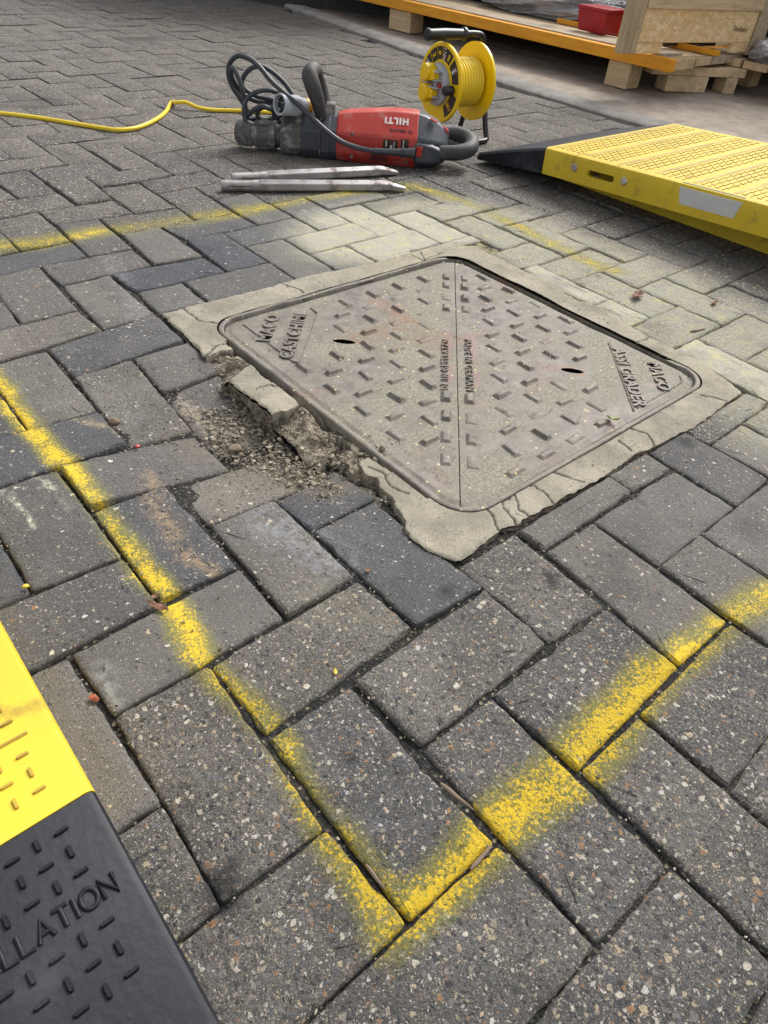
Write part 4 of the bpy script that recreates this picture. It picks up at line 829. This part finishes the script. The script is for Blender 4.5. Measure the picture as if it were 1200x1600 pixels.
# ================================================================== CHISELS
def chisel(a, b, label, yoff=0.0, hexr=.0145, z=.0135):
    p, q = G(*a, z), G(*b, z * .6); d = q - p; L = float(np.linalg.norm(d)); an = math.atan2(d[1], d[0]); t = empty('chisel', (p[0], p[1], 0), an, label, 'chisel', 'steel chisels beside the hammer')
    rg = lambda x, r, zz, sy=1.0, sz_=1.0: [(x, r * sy * math.cos(math.radians(60 * k + 30)), zz + r * sz_ * math.sin(math.radians(60 * k + 30))) for k in range(6)]
    mb = MB(); mb.loft([rg(L * .20, hexr, z), rg(L * .205, hexr * 1.06, z), rg(L * .86, hexr * 1.02, z), rg(L * .90, hexr * .9, z), rg(L * .93, hexr * 1.05, z * .85, 1.0, .7), rg(L * .985, hexr * .85, z * .62, .75, .45), rg(L, hexr * .7, z * .55, .6, .3)]); mb.build('shaft', M['steel'], t, smooth=20, bevel=.0012)
    mb = MB(); R_ = hexr * .92; prof = []
    ring = []
    for k in range(24):
        an_ = 2 * math.pi * k / 24; g_ = .72 if (abs(math.sin(an_ * 2)) < .3) else 1.0; ring.append((math.cos(an_) * R_ * g_, math.sin(an_) * R_ * g_))
    full = [(math.cos(2 * math.pi * k / 24) * R_, math.sin(2 * math.pi * k / 24) * R_) for k in range(24)]
    mb.loft([[(0, y * .8, z + w_ * .8) for y, w_ in full], [(L * .012, y, z + w_) for y, w_ in full], [(L * .03, y, z + w_) for y, w_ in full], [(L * .035, y, z + w_) for y, w_ in ring], [(L * .16, y, z + w_) for y, w_ in ring], [(L * .165, y, z + w_) for y, w_ in full], [(L * .20, y, z + w_) for y, w_ in full]]); mb.build('shank', M['steel'], t, smooth=30)
    return t
chisel((345, 290), (634, 294), 'steel breaker chisel lying nearest the viewer with a grooved shank at its left end')
chisel((362, 279), (622, 269), 'steel breaker chisel lying behind the other, its point just under the red hammer')

# ================================================================== YELLOW CABLE
Pc = [(-60, 172), (0, 177), (60, 184), (110, 192), (160, 200), (185, 203), (212, 200), (238, 190), (258, 176), (268, 160)]
W0 = [(*G(px, py, .006), .006) for px, py in Pc]
W0 += [(*G(276, 160, .02), .020), (*G(290, 160, .022), .022), (*G(310, 168, .012), .012), (*G(335, 172, .006), .006), (*G(370, 173, .006), .006), (*G(430, 176, .006), .006), (*G(490, 178, .006), .006), (*G(540, 186, .006), .006), (*G(600, 190, .006), .006), (*G(650, 196, .006), .006), (*G(690, 205, .006), .006)]
c0 = np.array(W0[4]); ec = empty('extension_cable', (c0[0], c0[1], 0), 0, 'yellow extension cable snaking over the paving from the left edge to behind the hammer', 'extension cable')
mb = MB(); mb.tube(catmull([tuple(np.array(q) - [c0[0], c0[1], 0]) for q in W0], 8), .0062, 10); mb.build('cable_run', M['cable_yellow'], ec, smooth=70)

# ================================================================== CABLE REEL
ax3 = np.array([.990, -.14, 0.]); ax3 /= np.linalg.norm(ax3); F0_ = np.array([*G(689, 130, .163), .163]); rz = math.atan2(ax3[1], ax3[0]); H = .163
rl = empty('cable_reel', (F0_[0], F0_[1], 0), rz, 'yellow cable reel with two grey and yellow sockets standing behind the red hammer', 'cable reel')
D = .135; RR = .107
mb = MB(); mb.lathe([(-.004, 0), (-.004, RR - .012), (-.007, RR - .010), (-.007, RR - .002), (-.004, RR), (.002, RR), (.004, RR - .006), (.003, 0)], (0, 0, H), (1, 0, 0), 64); ff = mb.build('front_flange', M['reel_yellow'], rl, smooth=35)
mb = MB(); mb.lathe([(D - .006, .0), (D - .006, .062), (D - .012, RR - .006), (D - .012, RR), (D - .004, RR), (D - .001, RR - .004), (D + .002, .06), (D + .002, 0)], (0, 0, H), (1, 0, 0), 64); mb.build('rear_flange', M['reel_yellow'], rl, smooth=35)
prof = [(.002, .05)]
for k in range(11):
    x = .008 + k * .0108; prof += [(x - .005, .063), (x - .003, .0662), (x, .0675), (x + .003, .0662), (x + .005, .063)]
mb = MB(); mb.lathe(prof + [(D - .006, .05)], (0, 0, H), (1, 0, 0), 48); mb.build('wound_cable', M['cable_yellow'], rl, smooth=50)
# dark printed ring on the front flange (seen from -x). yy to the right of the viewer is -y
def arc(a0, a1, r0, r1, x=-.0078, th=.0012, n=14, m=0, mbx=None):
    A_ = [math.radians(a0 + (a1 - a0) * k / n) for k in range(n + 1)]; pt = lambda r, a: (-math.sin(a) * r, math.cos(a) * r)   # angle clockwise from the top, towards viewer's right
    poly = [pt(r1, a) for a in A_] + [pt(r0, a) for a in A_[::-1]]; mbx.hexa([(x, y, H + z) for y, z in poly], [(x + th, y, H + z) for y, z in poly], m)
mb = MB()
for a0, a1 in ((-68, -44), (-41, -21), (-18, -2), (1, 34), (40, 82), (104, 152)):
    k = max(2, int((a1 - a0) / 6)); st_ = (a1 - a0) / k
    for j in range(k): arc(a0 + st_ * j, a0 + st_ * (j + 1) + .01, .063, .0955, mbx=mb, n=2, x=-.0058)
sr = mb.build('printed_ring', M['label'], ff, smooth=0)
for txt, a, sz_, c in (('14m', -57, .016, 'white'), ('16A', 57, .016, 'white'), ('110V', 8, .017, 'white'), ('IP44', 25, .010, 'reel_yellow'), ('2', -31, .020, 'reel_yellow'), ('IP', -10, .014, 'reel_yellow'), ('110', 132, .016, 'reel_yellow')):
    m = text_mb(txt, sz_, .0004, .0006); al = math.radians(a); m.xf(Matrix.Translation((-.0064, -math.sin(al) * .079, H + math.cos(al) * .079)) @ Matrix.Rotation(-al * 1.0 - math.pi / 2, 4, 'X').inverted() @ Matrix(((0, 0, -1, 0), (-1, 0, 0, 0), (0, 1, 0, 0), (0, 0, 0, 1))) @ Matrix.Rotation(0, 4, 'Z')); m.build('ring_print', M[c], ff, smooth=0)
mb = MB(); mb.lathe([(-.020, 0), (-.020, .050), (-.016, .056), (-.006, .058), (-.004, 0)], (0, .006, H - .004), (1, 0, 0), 48); sp_ = mb.build('socket_panel', M['grey'], rl, smooth=35)
mb = MB()
for dz in (-.032, -.008, .012, .034): mb.box((-.030, .002, H + dz), (.024, .062, .004))
mb.box((-.027, .030, H + .001), (.016, .004, .072)); mb.box((-.027, -.014, H + .001), (.014, .004, .072)); mb.build('panel_rib', M['grey'], sp_, bevel=.0008)
for dz, nm in ((.024, 0), (-.024, 1)):
    sc_ = empty('socket_cover', (0, 0, 0)); sc_.parent = rl
    mb = MB(); mb.lathe([(-.054, 0), (-.054, .021), (-.051, .0245), (-.022, .0245), (-.02, .021)], (0, .022, H + dz * 1.15), (1, .0, .0), 8 if nm == 0 else 24); mb.build('lid', M['orange' if 0 else 'reel_yellow'], sc_, smooth=30, bevel=.001)
    mb = MB(); mb.hexa([(-.045, .018, H + dz - .018), (-.045, .018, H + dz + .018), (-.045, -.018, H + dz + .010), (-.045, -.018, H + dz - .010)], [(-.024, .018, H + dz - .018), (-.024, .018, H + dz + .018), (-.024, -.018, H + dz + .010), (-.024, -.018, H + dz - .010)]); mb.build('lid_tab', M['reel_yellow'], sc_, bevel=.001)
mb = MB(); mb.lathe([(-.028, 0), (-.028, .005), (-.025, .0065), (-.018, .0065), (-.018, 0)], (0, -.026, H - .001), (1, 0, 0), 16); mb.build('reset_button', M['redb'], rl, smooth=40)
mb = MB(); mb.lathe([(-.040, 0), (-.040, .011), (-.036, .0135), (-.010, .0135), (-.006, .010), (-.004, 0)], (0, -.070, H - .006), (1, 0, 0), 20); mb.build('winding_knob', M['black'], rl, smooth=40)
mb = MB(); mb.box((-.0075, .086, H + .004), (.0012, .016, .030)); mb.build('rating_label', M['grey'], ff)
# tubular frame
fy = lambda y, z: (D + .022, y, z)
Pf = catmull([(D + .022, .075, .010), (D + .022, .060, .06), (D + .022, .012, .225), (D + .020, .008, H + .095), (D + .006, .005, H + .121), (.105, .003, H + .127), (.080, .002, H + .126)], 6)
mb = MB(); mb.tube(Pf, .0085, 12)
mb.tube(catmull([(D + .022, .0, H + .05), (D + .022, -.020, H), (D + .022, -.052, .060), (D + .022, -.066, .026), (D + .018, -.076, .012), (D - .004, -.080, .0095), (D - .05, -.080, .009), (.01, -.078, .009), (-.012, -.06, .009), (-.018, .0, .009), (-.012, .065, .009), (.01, .075, .009), (D, .075, .009), (D + .022, .075, .012)], 6), .0085, 12)
mb.build('frame', M['black'], rl, smooth=60)
mb = MB(); mb.lathe([(-.004, 0), (-.004, .014), (0, .0165), (.004, .0165), (.006, .014), (.06, .0155), (.130, .0135), (.133, .018), (.139, .018), (.141, .012), (.155, .010)], (-.068, .002, H + .126), (1, 0, 0), 24); mb.build('grip', M['black'], rl, smooth=40)

# ================================================================== TRENCH PLATES
M['grp_dark'] = simple('grimy_yellow_studs', (.46, .31, .03), .6, c2=(.30, .20, .025), nscale=9)
def dash(mbx, x, y, z, ang, L=.0098, W=.0030, H_=.0016, T=None):
    c, s_ = math.cos(ang), math.sin(ang); n = 5; o_ = []; i_ = []
    for sgn, a0 in ((1, -90), (-1, 90)):
        for k in range(n + 1):
            a = math.radians(a0 + 180 * k / n); o_.append((sgn * (L - W) / 2 + math.cos(a) * W / 2, math.sin(a) * W / 2)); i_.append((sgn * (L - W) / 2 + math.cos(a) * W * .27, math.sin(a) * W * .27))
    f = lambda p, zz: (x + p[0] * c - p[1] * s_, y + p[0] * s_ + p[1] * c, z(x + p[0] * c - p[1] * s_, y + p[0] * s_ + p[1] * c) + zz)
    mbx.hexa([f(p, -.0004) for p in o_], [f(p, H_) for p in i_])
def nose_mesh(x0, x1, yb, L, h, tip=.006, n=12, r=.007):
    """ramp edge from y=yb (height h) to y=yb-L; closed solid with rounded sides and top profile"""
    top = lambda t: h - (h - tip) * (t ** 1.35)
    mbx = MB(); rows = []
    for k in range(n + 1):
        t = k / n; y = yb - L * t; z = top(t); zb = 0.001
        r_ = min(r, z * .6); rows.append([(x0, y, zb), (x0, y, z - r_), (x0 + r_ * .3, y, z - r_ * .3), (x0 + r_, y, z), (x1 - r_, y, z), (x1 - r_ * .3, y, z - r_ * .3), (x1, y, z - r_), (x1, y, zb)])
    mbx.loft(rows); return mbx, (lambda y: top(min(1, max(0, (yb - y) / L))))
# left plate: right edge on x=-.143, plate boundary near y=.02
XE, YB, HP = -.1432, .0155, .060
tp = empty('trench_plate', (XE, YB, 0), 0, 'yellow trench plate with black rubber ramp edge reading INSTALLATION, at the lower left corner', 'trench plate', 'yellow trench plates')
mb = MB(); r_ = .006; prof = [(0, .002), (0, HP - r_), (-r_ * .3, HP - r_ * .3), (-r_, HP), (-.8 + r_, HP), (-.8, HP - r_), (-.8, .002)]
mb.loft([[(x, 0.0005, z) for x, z in prof], [(x, .9, z) for x, z in prof]]); pn = mb.build('panel', M['grp'], tp, smooth=40)
mb = MB(); zf = lambda x, y: HP
for i in range(0, 24):
    for j in range(1, 40):
        x, y = -.032 - .0178 * i, .0178 * j + .006
        if j % 7 == 4: continue
        dash(mb, x, y, zf, 0 if (i + j) % 2 else math.pi / 2, .0105, .0038, .0020)
for j in range(4, 40, 7): mb.tube([(-.022, .0178 * j + .006, HP), (-.42, .0178 * j + .006, HP)], .0016, 6)
mb.build('tread_studs', M['grp_dark'], pn, smooth=30)
mb, zt = nose_mesh(-.8, 0.0, 0.0, .245, HP - .001, .008)
ne = mb.build('ramp_edge', M['rubber'], tp, smooth=40)
KZ = lambda y: .7 # scale helper unused
def nose_xy(px, py):     # photo measurement on the sloping ramp surface, in plate coordinates
    z = .04
    for _ in range(12): x, y = G(px, py, z); z = zt(y - YB)
    return x - XE, y - YB
T_ = [(96, 1299), (20, 1347), (73, 1356), (127, 1363), (51, 1414), (168, 1441), (90, 1498), (147, 1508), (206, 1519), (128, 1580), (66, 1570), (9, 1557)]; S_ = [(58, 1322), (110, 1331), (34, 1379), (90, 1387), (10, 1441), (130, 1468), (186, 1481), (49, 1528), (108, 1539), (168, 1549)]
a0_ = np.array([nose_xy(*q) for q in T_]); x1_, y1_ = nose_xy(96, 1299); x2_, y2_ = nose_xy(20, 1347); x3_, y3_ = nose_xy(127, 1363); DX = abs(x2_ - nose_xy(96, 1299)[0]) / 2; DY = abs(y3_ - y1_) / 2
mb = MB(); zz_ = lambda x, y: zt(y)
for (px, py) in T_: x, y = nose_xy(px, py); dash(mb, x, y, zz_, 0, .0110, .0042, .0026)
for (px, py) in S_: x, y = nose_xy(px, py); dash(mb, x, y, zz_, math.pi / 2, .0110, .0042, .0026)
xl = min(nose_xy(9, 1557)[0], nose_xy(10, 1441)[0]); rows_a = [nose_xy(96, 1299)[1], nose_xy(73, 1356)[1], nose_xy(127, 1363)[1]]; rows_b = [nose_xy(168, 1441)[1], nose_xy(186, 1481)[1], nose_xy(206, 1519)[1]]
for i in range(2, 34):
    for rws in (rows_a, rows_b, [rows_b[2] - (rows_b[1] - rows_b[2]) * (1 + k) for k in range(3)]):
        for k, yy in enumerate(rws):
            x = nose_xy(96, 1299)[0] - DX * i
            if (x < xl - .012 or rws not in (rows_a, rows_b)) and yy > -.235: dash(mb, x, yy, zz_, 0 if (i + k) % 2 == 0 else math.pi / 2, .0110, .0042, .0026)
mb.build('tread_studs', M['rubber'], ne, smooth=30)
xr, yr = nose_xy(183, 1383); xa_, ya_ = nose_xy(14, 1508); xq, yq = nose_xy(160, 1393)
def stroke(mbx, pts, r=.0018):
    mbx.tube([(x, y, zt(y) + .0002) for x, y in pts], r, 8)
SEG = {'N': [[(0, 0), (0, 1), (.72, 0), (.72, 1)]], 'O': [[(.42 + .42 * math.cos(a), .5 + .5 * math.sin(a)) for a in np.linspace(0, 2 * math.pi, 17)]], 'I': [[(0.05, 0), (0.05, 1)]], 'T': [[(0, 1), (.7, 1)], [(.35, 1), (.35, 0)]], 'A': [[(0, 0), (.38, 1), (.76, 0)], [(.15, .35), (.61, .35)]], 'L': [[(0, 1), (0, 0), (.58, 0)]], 'S': [[(.55, .85), (.3, 1), (.05, .8), (.1, .6), (.5, .42), (.56, .2), (.3, 0), (0, .15)]]}
WD = {'N': .72, 'O': .84, 'I': .1, 'T': .7, 'A': .76, 'L': .58, 'S': .58}
_, yt = nose_xy(150, 1385); _, yb2 = nose_xy(164, 1408)
HT = .0135; x = xr; yb_ = nose_xy(162, 1407)[1]; mb = MB()
for ch in 'NOITALLATSNI':
    wd = WD[ch] * HT; x -= wd
    for st_ in SEG[ch]: stroke(mb, [(x + a * HT, yb_ + b * HT) for a, b in st_])
    x -= .0032
mb.build('lettering', M['rubber'], ne, smooth=50)

# right plates: front edge on x = 1.64, nose towards +y
def side_plate(x0, ynose, tilt, zoff, label, full=True):
    t = empty('trench_plate', (x0, ynose, zoff), 0, label, 'trench plate', 'yellow trench plates'); t.rotation_euler = (tilt, 0, math.pi)    # local -x -> +x world ; local +y -> -y world
    W_, L_, h = .66, 1.5, .066; r = .009
    prof = [(0, 0), (0, h - r), (-r * .3, h - r * .3), (-r, h), (-W_ + r, h), (-W_, h - r), (-W_, 0), (-W_ + .012, 0), (-W_ + .012, h - .014), (-.012, h - .014), (-.012, 0)]
    mbx = MB(); mbx.loft([[(x, 0, z) for x, z in prof], [(x, .098, z) for x, z in prof]]);
    # side skirt split around the hand slot: three bars at x 0 .. -.012
    ys_sl = (.148, .232); zs = (.024, .040)
    prof2 = [(-.0121, h - .014), (-.0121, h - r), (-r * .3, h - r * .3), (-r, h), (-W_ + r, h), (-W_, h - r), (-W_, 0), (-W_ + .012, 0), (-W_ + .012, h - .014)]
    body = MB(); front = [(0, 0), (0, h - r), (-r * .3, h - r * .3), (-r, h), (-W_ + r, h), (-W_, h - r), (-W_, 0), (-W_ + .012, 0), (-W_ + .012, h - .014), (-.012, h - .014), (-.012, 0)]
    body.loft([[(x, 0, z) for x, z in front], [(x, L_, z) for x, z in front]])
    pn_ = body.build('panel', M['grp'], t, smooth=40)
    cut = MB(); cut.prism([(-.02 + .0, 0), (0, 0)], 0, 1) if False else None
    n = 6; hole = [(0, (zs[1] - zs[0]) / 2 * 0)] ; rad = (zs[1] - zs[0]) / 2; cz = sum(zs) / 2; oy = []
    for sgn, a0 in ((1, -90), (-1, 90)):
        for k in range(n + 1): a = math.radians(a0 + 180 * k / n); oy.append(((ys_sl[1] - rad if sgn > 0 else ys_sl[0] + rad) + math.cos(a) * rad, cz + math.sin(a) * rad))
    cb = MB()
    for sh in (0.0, .62): cb.hexa([(-.03, y + sh, z) for y, z in oy], [(.01, y + sh, z) for y, z in oy])
    co_ = cb.build('cut', M['black'], None, smooth=0); co_.parent = t
    bo = pn_.modifiers.new('slot', 'BOOLEAN'); bo.object = co_; bo.operation = 'DIFFERENCE'; bo.solver = 'EXACT'
    bpy.context.view_layer.update(); dg = bpy.context.evaluated_depsgraph_get(); me = bpy.data.meshes.new_from_object(pn_.evaluated_get(dg)); pn_.modifiers.clear(); pn_.data = me; bpy.data.objects.remove(co_)
    for k_, (y, z) in enumerate(((.105, .036), (.262, .036), (.76, .036))):
        b = MB(); b.lathe([(-.002, 0), (-.002, .0095), (.002, .0095), (.0035, .0075), (.0035, .004), (.002, .0035), (.002, 0)], (0, y, z), (1, 0, 0), 20); b.build('bolt', M['zinc'], t, smooth=30)
    if full:
        s = MB(); s.hexa([(.0009, .415, h - .010), (.0009, .425, .020), (.0009, .565, .020), (.0009, .575, h - .010)], [(.0002, .415, h - .010), (.0002, .425, .020), (.0002, .565, .020), (.0002, .575, h - .010)]); s.hexa([(.0009, .415, h - .010), (-.008, .415, h + .0009), (-.008, .575, h + .0009), (.0009, .575, h - .010)][::-1], [(.0002, .415, h - .010), (-.008, .415, h + .0003), (-.008, .575, h + .0003), (.0002, .575, h - .010)][::-1]); s.build('sticker', M['sticker'], t, smooth=0)
        st = MB()
        for bi in range(9):
            for i in range(34):
                for j in range(4):
                    x, y = -.03 - .0178 * i, .035 + bi * .105 + j * .0178 + .0
                    st.box((x + random.uniform(-.0004, .0004), y, h + .0006), ((.0105, .0032, .0018) if (i + j) % 2 else (.0032, .0105, .0018)))
            st.box((-W_ / 2, .035 + bi * .105 - .018, h + .0002), (W_ - .05, .010, .0012))
        st.build('tread_studs', M['grp_dark'], pn_, smooth=0)
    # nose: local y < 0
    mbn = MB(); L = .245; rows = []
    for k in range(11):
        tt = k / 10; y = -L * tt - .0005; z = (h - .002) - (h - .008) * (tt ** 1.1); zb = min(z - .004, -.012 * tt)
        if not full: zb = min(z - .004, 0)
        rr_ = min(.006, (z - zb) * .4); rows.append([(.002, y, zb), (.002, y, z - rr_), (.002 - rr_, y, z), (-W_ + rr_, y, z), (-W_, y, z - rr_), (-W_, y, zb)])
    mbn.loft(rows).build('ramp_edge', M['rubber'], t, smooth=40)
    return t
LZ = .034
side_plate(1.668, .97, 0.0, .001, 'lower yellow trench plate, mostly hidden under the upper one at the right edge', False)
gx_ = G(846, 272, LZ)
side_plate(float(gx_[0]), float(gx_[1]), math.radians(3.0), LZ + .002, 'upper yellow trench plate with a grey sticker and hand slot, on top of the other', True)
print('PLATE', gx_, G(755, 242, .03), G(1200, 403, LZ), G(990, 217, .03))

# ================================================================== PALLETS AND TIMBER ON THE FOOTWAY
ZF = .012
def wb(name, mat, parent, x0, x1, y0, y1, z0, z1, bevel=.002, rz=0.0):
    o_ = Vector(parent.location) if parent else Vector((0, 0, 0)); m = MB(); m.box(((x0 + x1) / 2 - o_.x, (y0 + y1) / 2 - o_.y, (z0 + z1) / 2 - o_.z), (x1 - x0, y1 - y0, z1 - z0)); return m.build(name, mat, parent, smooth=0, bevel=bevel)
PX = 3.0
def zx(px, py, x=PX): return GX(px, py, x)
yA, yB, yC, yD, yE = 1.80, 1.68, 3.31, 3.13, 1.478
pa = empty('pallet', (3.3, 2.5, ZF), 0, 'long timber pallet with an orange painted front edge on pale block feet', 'pallet')
ZB = .112; OB0, OB1 = .114, .160
wb('foot', M['wood'], pa, PX, PX + .10, yB, yA, ZF, ZB - .001, .004); wb('foot', M['wood'], pa, PX, PX + .10, yD, yC, ZF, ZB - .001, .004)
wb('foot', M['wood'], pa, PX, PX + .10, yC + 1.25, yC + 1.40, ZF, ZB - .001, .004)
qf0, qf1 = np.array([PX + .002, yB - .004]), np.array(G(1142, 147, ZF)); fd = (qf1 - qf0) / np.linalg.norm(qf1 - qf0); fn_ = np.array([-fd[1], fd[0]])
def along(px): # distance along the end frame seen at this photo column
    d = ray(px, 147); A_ = np.array([[d[0], -fd[0]], [d[1], -fd[1]]]); t_ = np.linalg.solve(A_, qf0 - cC[:2]); return float(t_[1])
def eb(name, a, b, z0, z1, th=.09):
    m = MB(); p = [qf0 + fd * a, qf0 + fd * b, qf0 + fd * b + fn_ * th, qf0 + fd * a + fn_ * th]; m.prism([(q[0] - 3.3, q[1] - 2.5) for q in p], z0 - ZF, z1 - ZF); return m.build(name, M['woodx'], pa, smooth=0, bevel=.003)
s1, s2, s3, s4 = (along(q) for q in (1036, 1100, 1128, 1146)); eb('foot', s1, s2, ZF, ZB - .037); eb('foot', s3, s4, ZF, ZB - .037); eb('cross_rail', .105, s4 + .03, ZB - .036, ZB - .001)
wb('edge_board', M['wood_orange'], pa, PX - .030, PX + .012, yE, yC + 1.6, OB0, OB1, .003)
wb('deck_board', M['wood_grey'], pa, PX + .014, PX + .165, yE + .07, yC + 1.6, OB1 - .020, OB1 + .006, .002)
for k in range(9): wb('deck_board', M['wood_grey'] if k > 0 else M['wood'], pa, PX + .175 + .135 * k, PX + .30 + .135 * k, yE + (.0 if k else 0), yC + 1.6, OB0 + .012, OB1 - .004, .002)
wb('deck_board', M['wood'], pa, PX + .014, PX + .165, yE + .002, yE + .068, OB0 + .004, OB1 - .002, .002)
wb('deck_board', M['wood_orange'], pa, PX + .32, PX + .36, yE - .0, yE + .9, OB1 - .002, OB1 + .018, .002)
# second pallet to the right
p2 = empty('pallet', (3.75, 1.15, ZF), 0, 'second pallet with orange edge board at the right edge of the picture', 'pallet')
wb('edge_board', M['woodx'], p2, PX + .46, PX + 1.6, yB - .10, yB - .062, OB0 - .01, OB1 - .012, .003)
wb('deck_board', M['wood_orange'], p2, PX + .46, PX + 1.6, yB - .060, yB - .002, OB0, OB1 - .004, .003)
for k in range(3): wb('deck_board', M['woodx'], p2, PX + .50, PX + 1.6, yB - .24 - .13 * k, yB - .125 - .13 * k, OB0, OB1 - .016, .002)
for xx in (.75, 1.25): wb('foot', M['wood'], p2, PX + xx, PX + xx + .1, yB - .20, yB - .08, ZF, OB0 - .011, .003)
# OSB box on the pallet : front face turned to the viewer, plane through measured bottom corners
zt_ = OB1 + .006
qa, qb = np.array(G(990, 84, zt_)), np.array(G(1165, 82, zt_)); dx = qb - qa; wd = float(np.linalg.norm(dx)); an = math.atan2(dx[1], dx[0])
bx = empty('osb_crate', (qa[0], qa[1], zt_), an, 'pale OSB board crate with timber corner posts standing on the pallets', 'crate')
def lb_(name, mat, x0, x1, y0, y1, z0, z1, bev=.002):
    m = MB(); m.box(((x0 + x1) / 2, (y0 + y1) / 2, (z0 + z1) / 2), (x1 - x0, y1 - y0, z1 - z0)); return m.build(name, mat, bx, smooth=0, bevel=bev)
lb_('osb_panel', M['osb'], .002, wd, .0, .018, .038, .30); lb_('osb_panel', M['osb'], .002, wd * .22, .0, .018, .0, .037, .001); lb_('osb_panel', M['osb'], wd * .84, wd, .0, .018, .0, .037, .001)
lb_('rail', M['woodx'], .0, wd, -.012, -.001, .155, .36)
lb_('notch_shade_panel', simple('notch_shade_dark', (.06, .045, .035), .8), .16, wd - .02, .16, .18, .0, .30); lb_('side_panel', M['osb'], wd - .018, wd, .02, .3, .04, .36)  # dark panel added behind the notch to stand in for shade inside
lb_('post', M['woodz'], -.085, -.003, -.010, .03, .001, .40, .003); lb_('post', M['wood_grey'], wd + .004, wd + .085, -.01, .05, -.01, .40, .003)
m = MB()
for zz in (.055, .075): m.lathe([(0, 0), (0, .005), (.002, .0035), (.002, 0)], (-.02 if zz > .06 else -.07, -.015, zz + .02), (0, -1, 0), 10)
m.build('screw', M['zinc'], bx)
m = text_mb('Timbers', .030, .0003, -.0002); m.xf(Matrix.Translation((wd * .865, -.0012, .088)) @ Matrix.Rotation(math.pi / 2, 4, 'X') @ Matrix.Rotation(-.05, 4, 'Z')); m.build('handwriting', M['black'], bx, smooth=0)
# red crate
rc = np.array(G(948, 58, OB1)); rc0 = empty('plastic_crate', (rc[0], rc[1], OB1 + .008), an + .10, 'bright red plastic crate on the pallet left of the OSB box', 'crate')
m = MB(); t_ = [(-.035, -.0), (.075, -.0), (.075, .16), (-.035, .16)]; g_ = [(-.048, -.010), (.088, -.010), (.088, .17), (-.048, .17)]; m.hexa([(x, y, 0) for x, y in t_], [(x, y, .085) for x, y in g_]); m.build('body', M['redcrate'], rc0, bevel=.004)
m = MB(); m.hexa([(x * 1.06, y * 1.06 - .006, .085) for x, y in g_], [(x * 1.06, y * 1.06 - .006, .098) for x, y in g_]); m.build('rim', M['redcrate'], rc0, bevel=.002)
# plastic film bundles
def film(x, y, z, sx, sy, sz_, rz, label):
    V0, F0 = ico2(5); v = V0.copy(); v = np.sign(v) * np.abs(v) ** .75; n1 = sum(np.abs(vnoise(v[:, 0] * 2 + k, v[:, 1] * 2 + v[:, 2] * 1.7, 2.2 * 2 ** k, 90 + k)) / 1.6 ** k for k in range(3)); v *= (1 - .42 * n1 + .12 + .08 * vnoise(v[:, 0] * 3, v[:, 1] * 3 + v[:, 2] * 4, 4, 77))[:, None]
    m = MB(); m.add((v * [sx, sy, sz_]).tolist(), F0); o = m.build('plastic_bundle', M['film'], smooth=25); o.location = (x, y, z + sz_ * .8); o.rotation_euler = (0, 0, rz); s_ = o.modifiers.new('s', 'SUBSURF'); s_.levels = 1; s_.render_levels = 1; tag(o, label, 'plastic bundle', 'grey plastic film bundles on the pallets')
film(3.50, 2.52, OB1, .17, .52, .07, .05, 'crumpled grey plastic film bundle on the pallet left of the red crate')
film(3.62, 3.35, OB1, .20, .40, .11, -.1, 'crumpled dark grey plastic film bundle at the far end of the long pallet')
qf = G(1190, 92, OB1); film(qf[0] + .12, qf[1] - .02, OB1 - .02, .16, .12, .05, .2, 'small pale plastic film heap on the second pallet at the right edge')
dk = empty('packing_case', (4.15, 2.6, OB1), 0, 'dark brown packing case standing at the back of the long pallet', 'case')
for nm, a in (('panel', (3.95, 4.35, 1.95, 4.4, OB1 + .01, .75)),): wb(nm, simple('dark_case', (.05, .035, .025), .7), dk, *a)
wb('batten', M['woodz'], dk, 3.915, 3.949, 2.6, 2.68, OB1 + .01, .75)
print('objects', len(bpy.data.objects))
